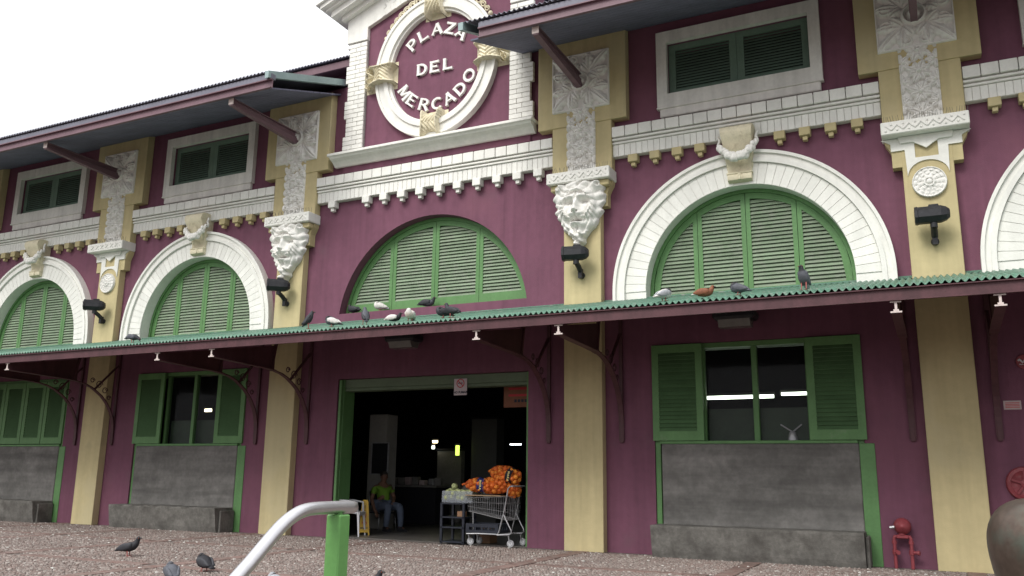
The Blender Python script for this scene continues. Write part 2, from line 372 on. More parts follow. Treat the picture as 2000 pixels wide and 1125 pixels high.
def f_lion(X, Z):
    ax = np.abs(X); th_ = np.arctan2(X, .06-Z); rr = np.hypot(X*1.04, Z-.06)
    wob = .02*np.sin(Z*23+X*9)+.015*np.sin(Z*47-X*20)
    wmax = np.interp(Z, [-.67, -.60, -.50, -.40, -.30, -.15, .02, .2, .36, .46, .53], [.03, .085, .10, .20, .30, .385, .43, .47, .46, .37, .12])+wob
    body = np.clip(1-(X/(wmax+1e-4))**2, 0, 1)
    H = .09*body**.4
    ph = 8.5*th_+9*rr*np.sign(X)+1.6*np.sin(2.3*th_+11*rr)+.8*np.sin(5*Z*3+X*8)
    ridge = np.abs(np.sin(ph))**.7
    tier = sstep(.235, .27, rr)*(1-.0*rr)
    H += body**.3*tier*(.02+.055*ridge*(.75+.25*np.sin(rr*36+2*th_)))
    H += body**.3*tier*.028*sstep(.0, .05, .37-rr)
    bump = lambda cx, cz, sx, sz, h: h*np.exp(-(((ax-cx)/sx)**2+((Z-cz)/sz)**2))
    face = np.clip(1-(ax/.25)**2-((Z-.03)/.33)**2, 0, 1); H += .075*face**.6
    H += bump(.115, .205, .10, .045, .09)+bump(0, .30, .07, .06, .035)-bump(0, .22, .018, .09, .045)       # brow
    H -= bump(.135, .105, .062, .034, .10); H += bump(.135, .10, .026, .018, .06)                          # eyes
    H += bump(0, .05, .05, .16, .075)+bump(.0, -.055, .075, .04, .085)-bump(.038, -.08, .017, .013, .07)   # nose
    H += bump(.085, -.12, .075, .052, .085)-bump(0, -.145, .012, .05, .05)+bump(.20, -.02, .06, .10, .05)  # muzzle, cheeks
    H -= bump(0, -.215, .105, .032, .20); H += bump(.05, -.185, .012, .025, .06)+bump(0, -.285, .085, .035, .09)-bump(.15, -.18, .02, .07, .06)
    H += bump(.365, .415, .07, .06, .12)-bump(.365, .41, .028, .032, .12)                                  # ears
    tw = sstep(-.36, -.46, Z); H += tw*body**.3*(.04+.04*np.sin((Z*1.15+X*1.1)*40))
    return np.where(body > .02, H*1.25, -.02)
def f_ros(X, Z):
    r = np.hypot(X, Z); t = np.arctan2(Z, X); H = np.where(r < .23, .03, -.02)
    for r0, r1, n, ph in ((.15, .215, 14, 0), (.095, .165, 11, .2), (.07, .115, 9, .5)):
        p = np.abs(np.cos(t*n/2+ph)); H = np.where((r > r0) & (r < r1), .03+.03*np.sqrt(np.clip(p, 0, 1))*(1-.6*(r-r0)/(r1-r0))+.01*(.2-r)/.1, H)
    H = np.where((r > .212) & (r < .23), .055, H); H = np.where((r > .05) & (r < .075), .075*np.ones_like(r), H)
    return np.where(r < .045, .05+.04*np.sqrt(np.clip(1-(r/.046)**2, 0, 1)), H)
STRIP_ME = G().field(f_strip, -.268, .268, 0, 1.2, 84, 190).mesh('floral_strip', ORN, True, fix=False)
PANEL_ME = G().field(f_panel, -.545, .545, -.54, .54, 130, 130).mesh('floral_panel', ORN, True, fix=False)
LION_ME = G().field(f_lion, -.5, .5, -.68, .54, 130, 160).mesh('lion_mask', ORN, True, fix=False)
ROS_ME = G().field(f_ros, -.235, .235, -.235, .235, 90, 90).mesh('rosette', ORN, True, fix=False)
SPIKE = mat('bird_spike_steel', (.16, .16, .15), .5, 0, metal=.5)
spk = G()
for k in range(34):
    x = -.57+1.14*k/33; spk.bar((x, -.3, 0), (x+random.uniform(-.02, .02), -.33+random.uniform(-.05, .03), .10), .004, .004)
SPK_ME = spk.mesh('bird_spikes', SPIKE)
fr = G()                                                        # zigzag and beads of the capital
for k in range(14):
    x = -.52+k*.08; fr.ball((x, 0, .045 if k % 2 else -.045), .017, n=6, m=4)
    if k < 13: fr.bar((x, -.002, -.04 if k % 2 else .04), (x+.08, -.002, .04 if k % 2 else -.04), .02, .014)
FR_ME = fr.mesh('frieze', ORN)
APP = G()
half = [(0, 6.16), (.60, 6.16), (.53, 6.12), (.475, 6.09), (.475, 5.97), (.29, 5.97), (.275, 5.56)]
ar = [(.275*math.cos(R(a))*.98, 5.56+.22*math.sin(R(a))) for a in range(15, 91, 15)]
poly = half[1:]+ar[:-1]+[(0, 5.78)]+[(-x, z) for x, z in ar[:-1][::-1]]+[(-x, z) for x, z in half[1:][::-1]]
win = [(-.155, 5.83), (.155, 5.83), (.155, 6.05), (-.155, 6.05)]
APP.prism(poly, -.192, -.165, [win])
APP.prism([(-.37, 6.165), (-.34, 6.07), (-.17, 6.07), (0, 5.955), (.17, 6.07), (.34, 6.07), (.37, 6.165)], -.225, -.19)
APP_ME = APP.mesh('applique', WHITE)
for i, c in enumerate(PC):
    sh = G(); sh.box(c-.34, c+.34, -.17, .0, 0, 6.17, .008); sh.box(c-.56, c+.56, -.175, 0, 6.37, 7.29, .008); sh.box(c-.84, c+.84, -.19, 0, 7.29, 9.0, .008)
    p = sh.obj('pilaster', YELLOW, B)
    cp = G(); cp.box(c-.585, c+.585, -.39, -.001, 6.17, 6.37, .012)
    cap = cp.obj('capital', WHITE, p); 
    co = G(); co.prism([(c-.56, 6.168), (c-.545, 6.1), (c-.50, 6.02), (c-.47, 5.95), (c-.47, 5.72), (c+.47, 5.72), (c+.47, 5.95), (c+.50, 6.02), (c+.545, 6.1), (c+.56, 6.168)], -.164, -.001)
    if i in (2, 3): co.box(c-.54, c+.54, -.30, -.166, 6.06, 6.169, .015)
    co.obj('corbel', YELLOW if i in (2, 3) else YELLOW, p)
    link('frieze', FR_ME, p, (c, -.392, 6.27)); link('floral_strip', STRIP_ME, p, (c, -.172, 6.372), scale=(1, 1.15, 1)); link('floral_panel', PANEL_ME, p, (c, -.186, 8.1), scale=(1, 1.15, 1))
    link('bird_spikes', SPK_ME, p, (c, 0, 6.37), kind='stuff')
    if i in (2, 3): link('lion_mask', LION_ME, p, (c-.02, -.20, 5.68))
    else: link('applique', APP_ME, p, (c, 0, 0)); link('rosette', ROS_ME, p, (c, -.168, 5.43))
# soot and scuff marks are in the paint; base plinth line
# ---------- cornice
def cornice(x0, x1, dm, dxs, stuff=False):
    gb = G(); gb.box(x0, x1, -.10, 0, 6.602, 7.125); gb.box(x0, x1, -.165, -.1, 6.885, 6.925, .008); gb.box(x0, x1, -.145, -.1, 6.825, 6.862, .006)
    c = gb.obj('cornice', WHITE, B)
    n = round((x1-x0)/.235); w = (x1-x0)/n
    for k in range(n): piece('brick', (w-.012, .115, .185), (x0+(k+.5)*w, -.125+random.uniform(-.004, .004), 7.04), WBRICK, c)
    m = round((x1-x0)/.105); w = (x1-x0)/m; js = G()
    for k in range(m):
        if stuff: js.box(x0+k*w+.003, x0+(k+1)*w-.003, -.118, -.08, 6.606, 6.818, .004)
        else: piece('soldier_brick', (w-.007, .04, .212), (x0+(k+.5)*w, -.1, 6.712), WBRICK, c, ch=.004)
    if stuff: js.obj('soldier_brick', WBRICK, c, kind='stuff')
    for d in dxs:
        piece('dentil', (.17, .15, .135), (d, -.08, 6.532), dm, c, ch=.008); piece('dentil_drop', (.075, .09, .07), (d, -.07, 6.428), dm, c, ch=.006)
cornice(PC[3]+.563, PC[4]-.563, YELLOW, [3.08+s*(.64+.385*k) for s in (-1, 1) for k in range(4)][::1])
cornice(PC[1]+.563, PC[2]-.563, YELLOW, [-8.74+s*(.64+.385*k) for s in (-1, 1) for k in range(4)], True)
cornice(PC[0]+.563, PC[1]-.563, YELLOW, [-14.2+s*(.64+.385*k) for s in (-1, 1) for k in range(4)], True)
cornice(PC[4]+.563, PC[5]-.563, YELLOW, [8.52+s*(.64+.385*k) for s in (-1, 1) for k in range(4)], True)
cornice(PC[2]+.563, PC[3]-.563, WHITE, [-5.125+.42*k for k in range(12) if k != 1])
# ---------- arches
gar = G(); rr = random.Random(3)
for k in range(64):
    t = -1+2*k/63; x = t*.30; z = -.18+.24*t*t-.02+rr.uniform(-.045, .035); yy = -.02-.075*(1-t*t)+rr.uniform(-.03, .01)
    gar.ball((x, yy, z), rr.uniform(.034, .062)*(1.2-.35*abs(t)), (1, .9, rr.uniform(.8, 1.1)), 7, 5)
for s in (-1, 1):
    for k in range(9): gar.ball((s*(.30+.012*math.sin(k)), .03, .04+k*.022), .028, n=6, m=4)
GAR_ME = gar.mesh('garland', ORN, True)
def keystone(cx, par):
    prof = [(0, 5.84), (-.14, 5.84), (-.185, 5.87), (-.20, 5.92), (-.185, 5.97), (-.15, 6.0), (-.16, 6.1), (-.20, 6.24), (-.27, 6.40), (-.34, 6.52), (-.38, 6.60), (-.37, 6.68), (-.32, 6.735), (-.22, 6.75), (-.1, 6.74), (0, 6.74)]
    k = G(); k.prism_x(prof, -.19, .19)
    vs = []
    for (x, y, z) in k.v: vs.append((x*(1+.38*max(0, z-6.15)/.6), y, z))
    k.v = vs
    for s in (-1, 1): k.prism_x([(y-.012, z+(.004 if z > 6 else -.004)) for y, z in prof[1:-1]]+[(0, 6.7), (0, 5.88)], s*.195, s*.165) if False else None
    k.box(-.205, .205, -.20, -.10, 5.965, 5.99, .006); k.box(-.022, .022, -.212, -.1, 5.86, 5.97, .008)
    o = k.obj('keystone', CREAM, par, 'auto', loc=(cx, 0, 0)); link('garland', GAR_ME, par, (cx, -.25, 6.40))
SLW = .064
def leaf(cx, x0, x1, zb, zc, r, y, par, slats, frame_m, slat_m, border=.075, brail=.12, stuff=False):
    ztop = lambda x, q: zc+math.sqrt(max(0, q*q-x*x))
    def outline(a, b, z0, q):
        lim = math.sqrt(max(1e-6, q*q-(z0-zc)**2)); a2 = max(a, -lim); b2 = min(b, lim); n = 12
        p = [(cx+a2, z0), (cx+b2, z0)]
        for k in range(n+1):
            x = b2+(a2-b2)*k/n; z = ztop(x, q)
            if z > z0+.004: p.append((cx+x, z))
        return p, a2, b2
    po, _, _ = outline(x0+.004, x1-.004, zb, r); ri = r-.10
    ph, a2, b2 = outline(x0+border, x1-border, zb+brail, ri)
    G().prism(po, y-.025, y+.025, [ph]).obj('shutter_frame', frame_m, par)
    z = zb+brail+.03; js = G()
    while z < zc+ri:
        lim = math.sqrt(max(0, (ri+.04)**2-(z-zc)**2)); a = max(x0+border-.01, -lim); b = min(x1-border+.01, lim)
        if b-a > .05:
            if stuff:
                js.add([(cx+a, y-.024, z-.033), (cx+b, y-.024, z-.033), (cx+b, y+.016, z+.031), (cx+a, y+.016, z+.031), (cx+a, y-.016, z-.038), (cx+b, y-.016, z-.038), (cx+b, y+.024, z+.026), (cx+a, y+.024, z+.026)], [(0, 1, 2, 3), (4, 7, 6, 5), (0, 4, 5, 1), (1, 5, 6, 2), (2, 6, 7, 3), (3, 7, 4, 0)])
            else: piece('slat', (b-a, .010, .074), (cx+(a+b)/2, y, z), slat_m, par, (R(-31+random.uniform(-1.5, 1.5)), random.uniform(-.002, .002), 0), ch=.003)
        z += SLW
    if stuff and js.v: js.obj('slat', slat_m, par, kind='stuff')
for bi, c in enumerate(BAYS):
    far = bi in (0, 3)
    a = G(); a.prism([(c-1.98, 3.9)]+arc(c, ZC, 1.98, 1.98, 180, 0, 48)+[(c+1.98, 3.9), (c+RI, 3.9)]+arc(c, ZC, RI, RI, 0, 180, 48)+[(c-RI, 3.9)], -.092, .2)
    for q0, q1, d in ((1.98, 2.05, .15), (2.05, 2.13, .125), (2.13, 2.18, .165)):
        a.prism([(c-q1, 3.9)]+arc(c, ZC, q1, q1, 180, 0, 56)+[(c+q1, 3.9), (c+q0+.0005, 3.9)]+arc(c, ZC, q0+.0005, q0+.0005, 0, 180, 56)+[(c-q0-.0005, 3.9)], -d, 0)
    av = a.obj('archivolt', WHITE, B)
    n = 42; d = 180/n; vg = G()
    sec = lambda t0, t1: arc(0, 0, 1.975, 1.975, t0, t1, 2)+arc(0, 0, RI+.004, RI+.004, t1, t0, 2)
    vm = G().prism(sec(-d/2+.12, d/2-.12), -.106, -.08).mesh('voussoir', WBRICK)
    for k in range(n):
        t = (k+.5)*d
        if abs(t-90) < 6: continue
        if far: q = G().prism(sec(t-d/2+.12, t+d/2-.12), -.106, -.08); vg.add([(x+c, y, z+ZC) for x, y, z in q.v], q.f)
        else: link('voussoir', vm, av, (c, 0, ZC), (0, -R(t), 0))
    if far: vg.obj('voussoir', WBRICK, av, kind='stuff')
    keystone(c, av)
    # shutters
    w = G(); w.prism([(c-RI+.002, 3.92)]+arc(c, ZC, RI-.002, RI-.002, 180, 0, 44)+[(c+RI-.002, 3.92), (c+RI-.06, 3.92)]+arc(c, ZC, RI-.06, RI-.06, 0, 180, 44)+[(c-RI+.06, 3.92)], .14, .26)
    w.box(c-RI+.06, c+RI-.06, .15, .25, 3.92, 4.02)
    wo = w.obj('arched_window', GREEN, B)
    rx = RI-.062; ls = [-rx, -rx*.51, 0, rx*.51, rx]
    for k in range(4): leaf(c, ls[k], ls[k+1], 4.03, ZC, rx, .19, wo, True, GREEN, SLAT, stuff=far)
# middle lunette
w = G(); w.prism(lun(CR-.002)+lun(CR-.06)[::-1], .2, .32); w.box(CX-1.98, CX+1.98, .2, .32, CB+.002, CB+.05)
wo = w.obj('arched_window', GREEN, B); rx = CR-.062; ls = [-rx, -rx*.48, 0, rx*.48, rx]
for k in range(4): leaf(CX, ls[k], ls[k+1], CB+.052, CZ, rx, .25, wo, True, GREEN, SLAT, brail=.16)
# ---------- upper windows
for c in BAYS:
    o = [(c-1.35, 7.21), (c+1.35, 7.21), (c+1.35, 8.78), (c-1.35, 8.78)]; h = [(c-1.17, 7.61), (c+1.17, 7.61), (c+1.17, 8.57), (c-1.17, 8.57)]
    w = G(); w.prism([(c-1.35, 7.36), (c+1.35, 7.36), (c+1.35, 8.78), (c-1.35, 8.78)], -.10, .0, [h])
    w.box(c-1.31, c+1.31, -.085, 0, 7.20, 7.358, .015); w.box(c-1.36, c+1.36, -.115, -.0, 7.345, 7.375, .006); wo = w.obj('upper_window', WINWHITE, B)
    for s in (-1, 1):
        x0, x1 = (c-1.168, c-.002) if s < 0 else (c+.002, c+1.168)
        G().prism([(x0, 7.612), (x1, 7.612), (x1, 8.568), (x0, 8.568)], .05, .1, [[(x0+.12, 7.73), (x1-.12, 7.73), (x1-.12, 8.46), (x0+.12, 8.46)]]).obj('shutter_frame', UGREEN, wo)
        sl_ = G(); z = 7.75
        while z < 8.47: sl_.bar((x0+.12, .08, z), (x1-.12, .08, z), .05, .008) if False else sl_.add([(x0+.11, .055, z-.04), (x1-.11, .055, z-.04), (x1-.11, .095, z+.02), (x0+.11, .095, z+.02)], [(0, 1, 2, 3)]); z += .052
        sl_.obj('slats', UGREEN, wo, kind='stuff')
# ---------- service windows with concrete infill
GBOARD = mat('green_back_panel', (.05, .085, .05), .4, .2, 2)
def shutter(par, x0, x1, z0, z1, y, stuff):
    G().prism([(x0, z0), (x1, z0), (x1, z1), (x0, z1)], y-.02, y+.02, [[(x0+.11, z0+.15), (x1-.11, z0+.15), (x1-.11, z1-.13), (x0+.11, z1-.13)]]).obj('shutter_frame', GREEN, par)
    z = z0+.18; js = G()
    while z < z1-.13:
        if stuff: js.add([(x0+.1, y-.026, z-.034), (x1-.1, y-.026, z-.034), (x1-.1, y+.01, z+.034), (x0+.1, y+.01, z+.034)], [(0, 1, 2, 3)])
        else: piece('slat', (x1-x0-.2, .012, .08), (x0/2+x1/2, y, z), DSLAT, par, (R(-28), 0, 0), ch=.003)
        z += .063
    if stuff: js.obj('slat', DSLAT, par, kind='stuff')
for bi, c in enumerate(BAYS):
    fr_ = G()
    for s in (-1, 1): fr_.box(c+s*1.558, c+s*1.47, .03, .40, 0, 3.288, .006)
    fr_.box(c-1.469, c+1.469, .05, .38, 3.21, 3.286, .005); fr_.box(c-1.469, c+1.469, -.02, .38, 1.70, 1.745, .006)
    wo = fr_.obj('service_window', GREEN, B)
    G().box(c+1.482, c+1.69, -.014, .029, .0, 1.697, .005).obj('jamb_board', GREEN, wo)
    if bi == 0:
        for k in range(4): shutter(wo, c-1.5+.75*k+.01, c-1.5+.75*(k+1)-.01, 1.76, 3.22, .02, True)
    else:
        shutter(wo, c-1.57, c-.75, 1.75, 3.275, -.022, bi != 2); shutter(wo, c+.82, c+1.60, 1.75, 3.275, -.022, bi != 2)
        G().box(c-.01, c+.075, .10, .2, 1.746, 3.208, .006).obj('mullion', GREEN, wo)
        G().box(c-.80, c-.74, .1, .2, 1.746, 3.208, .006).obj('window_frame', GREEN, wo); G().box(c+.79, c+.84, .1, .2, 1.746, 3.208, .006).obj('window_frame', GREEN, wo)
        for s0, s1 in ((c-.738, c-.012), (c+.077, c+.788)): G().box(s0, s1, .146, .152, 1.748, 3.206).obj('pane', GLASS, wo)
        G().box(c-.735, c+.785, .24, .26, 1.75, 2.25).obj('back_panel', GBOARD, wo)
    G().box(c-1.44, c+1.48, -.03, .12, .30, 1.698, .012).obj('infill_panel', CONC, wo)
    # purple returns filling the strip between panel and frame stay open: green jamb shows
# ---------- door
for x0_ in (-4.818, -.80): G().box(x0_, x0_+.078, .10, .45, 0, 2.968, .006).obj('door_jamb', GREEN, B)
DG = mat('shaded_green_steel', (.12, .165, .105), .6, .1, 3)  # lintel green dulled: the shade in the doorway is mixed into its colour
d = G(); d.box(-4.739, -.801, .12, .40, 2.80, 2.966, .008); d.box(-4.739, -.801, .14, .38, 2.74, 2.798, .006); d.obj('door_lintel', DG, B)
tr = G(); tr.box(-4.80, -4.745, .02, .09, 0, 2.95, .004); tr.obj('roller_guide', GREEN, B)

# ---------- gable
GX0, GX1, RK = -4.95, -.70, .39
rk = lambda x, z0: z0+RK*((x-GX0) if x < CX else (GX1-x))
gb = G(); gb.prism([(GX0, 7.2), (GX1, 7.2), (GX1, 10.6), (CX, rk(CX, 10.6)), (GX0, 10.6)], -.05, .55)
gab = gb.obj('gable', PURPLE, B)
s = G(); s.box(GX0-.22, GX1+.16, -.34, -.04, 7.50, 7.56, .01)
s.prism_x([(-.04, 7.33), (-.10, 7.33), (-.14, 7.37), (-.20, 7.42), (-.28, 7.46), (-.31, 7.499), (-.04, 7.499)], GX0-.18, GX1+.12); s.obj('gable_sill', WHITE, gab)
# brick quoins, toothed on the outside
def quoin(xi, sgn, ztop):
    bk = G().box(min(xi, xi-sgn*.40), max(xi, xi-sgn*.40), -.10, -.049, 7.56, ztop); q = bk.obj('quoin', JOINT, gab)
    z = 7.565; row = 0; h = .0985
    while z+h < ztop+.01:
        w = .50 if (row//4) % 2 == 0 else .44
        cut = .27 if row % 2 else .16
        for (a, b) in ((0, cut), (cut, w)):
            piece('brick', (b-a-.008, .075, h-.009), (xi-sgn*(a+b)/2, -.098+random.uniform(-.002, .002), z+h/2), WBRICK, q, ch=.004)
        z += h; row += 1
quoin(-4.45, 1, 10.07); quoin(-1.11, -1, 10.07)
t = G()
for s_ in (-1, 1):
    xo = GX0-.02 if s_ < 0 else GX1+.02; xi = -4.45 if s_ < 0 else -1.11
    zo = 10.07; t.prism([(xo, zo), (xi, zo), (xi, 10.345), (CX, 10.345+RK*1.63), (CX, 10.345+RK*1.63+.44), (xo, 10.60)], -.136+.001*s_, -.049) if s_ < 0 else t.prism([(xo, zo), (xo, 10.60), (CX+.001, 10.345+RK*1.63+.44), (CX+.001, 10.345+RK*1.63), (xi, 10.345), (xi, zo)], -.136, -.049)
rb = t.obj('raking_band', WHITE, gab)
for s_ in (-1, 1):
    n = 13
    for k in range(n):
        u = .38+k*.115; x = -4.45+u if s_ < 0 else -1.11-u
        if (s_ < 0 and x > CX) or (s_ > 0 and x < CX): continue
        zc_ = 10.345+RK*u+.22; rot = (0, -math.atan(RK)*(-s_), 0)
        o0 = .05 if k % 2 else -.05
        piece('brick', (.10, .04, .20+o0), (x, -.126, zc_-.11+o0/2), WBRICK, rb, rot, .003); piece('brick', (.10, .04, .19-o0), (x-(-s_)*.0, -.126, zc_+.105+o0/2), WBRICK, rb, rot, .003)
# raking cornice mouldings
for s_ in (-1, 1):
    mk = G()
    for (a, b, pr, ex) in ((.0, .10, .26, .10), (.10, .24, .42, .26), (.24, .30, .50, .34), (.30, .40, .60, .42), (.40, .46, .66, .5)):
        xo = GX0-ex if s_ < 0 else GX1+ex; xa, xb = (GX0, CX) if s_ < 0 else (GX1, CX)
        zz = lambda x: 10.60+RK*abs(x-(GX0 if s_ < 0 else GX1))*(1 if (x-xa)*(-s_) >= 0 else -1)
        P = [(xo, zz(xo)+a), (CX-s_*0, zz(CX)+a), (CX, zz(CX)+b), (xo, zz(xo)+b)]
        mk.prism(P, -pr, .55)
    mk.obj('raking_cornice', WHITE, gab)
# oval name ring
RC = (-2.77, 9.13)
ring = G()
for a0, a1, d_ in ((1.045, 1.10, .10), (1.10, 1.19, .15), (1.19, 1.335, .115), (1.335, 1.395, .14)):
    ring.prism(arc(*RC, a1, a1+.115, 0, 360, 72)[:-1], -.05-d_, -.05, [arc(*RC, a0+.0005, a0+.1155, 0, 360, 72)[:-1]])
ring_o = ring.obj('name_ring', WHITE, gab)
def f_collar(U, Wd):          # U along the ring, Wd outwards
    hw_ = .175+.10*(U/.2)**2+.035*np.exp(-((np.abs(U)-.19)/.03)**2)
    b = np.clip(1-(Wd/hw_)**2, 0, 1); H = np.where(np.abs(U) < .175+.03*np.clip(Wd/.24, -1, 1)**2, (.13+.12*b**.5)*np.where(b > 0, 1, 0), -.02)
    H = H+np.where((np.abs(U) < .15) & (b > 0), .014*np.sin((U*1.3+np.abs(Wd)*1.0)*62), 0)+np.where((np.abs(U) > .145+.03*np.clip(Wd/.24, -1, 1)**2) & (np.abs(U) < .177+.03*np.clip(Wd/.24, -1, 1)**2) & (b > 0), .03, 0)
    for su in (-1, 1):
        r = np.hypot(U-su*.185, Wd-.34); t = np.arctan2(Wd-.34, su*(U-su*.185)); H = np.maximum(H, np.where(r < .095, .09+.05*np.cos((r-.012*t)*130), -.02))
        H = np.maximum(H, .13*np.exp(-(((U-su*.21)/.035)**2+((Wd-.24)/.05)**2)))
    fan = np.hypot(U, Wd-.22); ta = np.arctan2(U, Wd-.22); H = np.maximum(H, np.where((fan < .24) & (Wd > .2) & (np.abs(ta) < 1.3), .10+.04*np.cos(ta*9)-.1*(fan/.26)**4, -.02))
    return H
COLLAR_ME = G().field(f_collar, -.3, .3, -.3, .48, 84, 100, eps=.0).mesh('collar', CREAM, True, fix=False)
for ang in (90, 0, 180, 270):
    x = RC[0]+1.22*math.cos(R(ang)); z = RC[1]+(1.33 if ang != 270 else 1.27)*math.sin(R(ang))
    link('collar', COLLAR_ME, ring_o, (x, -.055, z), (0, -R(ang-90), 0))
spi = []
for k in range(26):
    q = k/25; a = q*math.pi*3.1; r_ = .105*(1-.82*q); spi.append((r_*math.cos(a), -.03*q, r_*math.sin(a)))
SC_ME = G().tube(spi, [.026*(1-.35*k/25) for k in range(26)], 7).mesh('scroll', CREAM, True)
for s_ in (-1, 1):
    for k in range(8):
        ang = 90-s_*(52-k*5.6); sc = .62+.075*k
        o = link('scroll', SC_ME, ring_o, (RC[0]+(1.42+.05*sc)*math.cos(R(ang)), -.10, RC[1]+(1.53+.05*sc)*math.sin(R(ang))), (0, -R(ang-60), 0), (sc*(-s_ if s_ > 0 else 1), 1, sc))
    ang = 90-s_*57; G().ball((RC[0]+1.45*math.cos(R(ang)), -.1, RC[1]+1.56*math.sin(R(ang))), .05).obj('scroll_bead', CREAM, ring_o, True)
# raised letters
def fl(p, q, w, flare=1.32):
    p = Vector(p); q = Vector(q); t = (q-p); n = Vector((-t.y, t.x)).normalized()*w/2
    return [tuple(p-n*flare), tuple(p+t*.16-n), tuple(p+t*.84-n), tuple(q-n*flare), tuple(q+n*flare), tuple(p+t*.84+n), tuple(p+t*.16+n), tuple(p+n*flare)]
def band(c, a, b, t, t0, t1): return arc(c[0], c[1], a, b, t0, t1, 14)+arc(c[0], c[1], a-t, b-t*.8, t1, t0, 14)
LET = {
 'P': [fl((.16, 0), (.16, 1), .21), band((.50, .70), .34, .30, .21, 95, -95), fl((.05, .93), (.55, .93), .14, 1), fl((.2, .46), (.55, .46), .13, 1)],
 'L': [fl((.16, 0), (.16, 1), .21), fl((.05, .08), (.82, .08), .16, 1.5)],
 'A': [fl((.08, 0), (.46, 1), .15), fl((.44, 1), (.88, 0), .22), fl((.2, .32), (.7, .32), .12, 1)],
 'Z': [fl((.05, .92), (.85, .92), .16, 1.3), fl((.75, .9), (.15, .1), .22, 1), fl((.05, .08), (.88, .08), .16, 1.4)],
 'D': [fl((.16, 0), (.16, 1), .21), band((.40, .5), .52, .5, .21, 92, -92), fl((.05, .93), (.45, .93), .14, 1), fl((.05, .07), (.45, .07), .14, 1)],
 'E': [fl((.16, 0), (.16, 1), .21), fl((.05, .92), (.80, .92), .16, 1.3), fl((.2, .51), (.68, .51), .13, 1.3), fl((.05, .08), (.84, .08), .16, 1.4)],
 'M': [fl((.12, 0), (.16, 1), .17), fl((.2, .95), (.52, .12), .2, 1), fl((.52, .12), (.84, .95), .14, 1), fl((.90, 1), (.96, 0), .2)],
 'R': [fl((.16, 0), (.16, 1), .21), band((.50, .71), .33, .29, .2, 95, -95), fl((.05, .93), (.55, .93), .14, 1), fl((.2, .46), (.55, .46), .13, 1), fl((.5, .48), (.88, 0), .21)],
 'C': [band((.5, .5), .5, .52, .2, 45, 318)],
 'O': [band((.52, .5), .52, .52, .21, 0, 359.9)]}
def letter(ch, x, z, ang, h=.245, w=.27):
    gl_ = G()
    for i, p in enumerate(LET[ch]): gl_.prism([((u-.46)*w, (v-.5)*h) for u, v in p], -.055-.0015*i, 0)
    gl_.obj('letter', LETTER, gab, loc=(x, -.048, z), rot=(0, R(ang), 0))
for ch, a in zip('PLAZA', (133, 113, 90, 68.5, 46.5)): letter(ch, RC[0]+.835*math.cos(R(a)), RC[1]+.80*math.sin(R(a)), 90-a)
for ch, x in zip('DEL', (-3.10, -2.795, -2.49)): letter(ch, x, 9.115, 0)
for ch, a in zip('MERCADO', (-149, -128.5, -107, -86.5, -67.5, -48, -27.5)): letter(ch, RC[0]+.85*math.cos(R(a)), RC[1]+.82*math.sin(R(a)), -90-a)

# ---------- roof
def corr(gm, x0, x1, y0, z0, y1, z1, pitch=.08, amp=.02, rows=2, per=6):
    n = int((x1-x0)/pitch*per); vs = []; fs = []
    for r_ in range(rows):
        f = r_/(rows-1); y = y0+(y1-y0)*f; z = z0+(z1-z0)*f
        for k in range(n+1): x = x0+(x1-x0)*k/n; vs.append((x, y, z+amp*math.sin(2*math.pi*(x-x0)/pitch)))
    for r_ in range(rows-1):
        for k in range(n): a = r_*(n+1)+k; fs.append((a, a+1, a+n+2, a+n+1))
    return gm.add(vs, fs)
def solid(o, t=.006): m = o.modifiers.new('thickness', 'SOLIDIFY'); m.thickness = t; m.offset = -1
roof = corr(G(), XL, -5.13, -2.27, 8.51, 6, 8.51+.36*8.27, .09, .02); corr(roof, -.89, XR, -2.27, 8.51, 6, 8.51+.36*8.27, .09, .02)
ro = roof.obj('roof', GALV, B, True, fix=False); solid(ro)
rr_ = G(); rr_.prism_x([(6, 11.48), (12.2, 9.2), (12.2, 9.1), (6, 11.38)], XL, XR); rr_.obj('rear_roof', GALV, ro)
cr_ = G(); cr_.prism([(GX0-.05, 10.64), (CX, 10.66+RK*2.12), (GX1+.05, 10.64), (GX1+.05, 10.56), (CX, 10.56+RK*2.12), (GX0-.05, 10.56)], .56, 6); cr_.obj('cross_roof', GALV, ro)
SOFF = mat('haze_tinted_soffit_boards', (.15, .15, .215), .7, .15, 2)  # blue haze below the eaves is painted into the board colour
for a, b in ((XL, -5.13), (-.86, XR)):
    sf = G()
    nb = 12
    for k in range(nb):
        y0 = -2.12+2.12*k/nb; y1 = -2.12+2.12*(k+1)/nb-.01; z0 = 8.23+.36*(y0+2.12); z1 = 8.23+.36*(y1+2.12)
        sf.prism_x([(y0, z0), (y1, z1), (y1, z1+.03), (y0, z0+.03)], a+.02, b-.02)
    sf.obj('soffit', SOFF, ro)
for a, b in ((XL, -5.02), (-.64, XR)):
    f = G(); f.box(a, b, -2.20, -2.185, 8.19, 8.36); f.box(a, b, -2.25, -2.20, 8.185, 8.205); f.box(a, b, -2.25, -2.20, 8.345, 8.365); f.obj('fascia', STEEL_L, ro)
    f = G(); f.box(a-.0, b, -2.23, -2.12, 8.37, 8.475, .004); f.obj('eave_board', GALV, ro)
TRIM = mat('grey_green_metal_trim', (.27, .36, .36), .5, .1, 3)
e = G(); e.prism_x([(-2.30, 8.50), (.02, 9.34), (.02, 9.20), (-2.30, 8.36)], -5.128, -5.04); e.obj('barge_board', TRIM, ro)
e = G(); e.prism_x([(-2.30, 8.50), (.02, 9.34), (.02, 9.20), (-2.30, 8.36)], -.98, -.892); e.obj('barge_board', TRIM, ro)
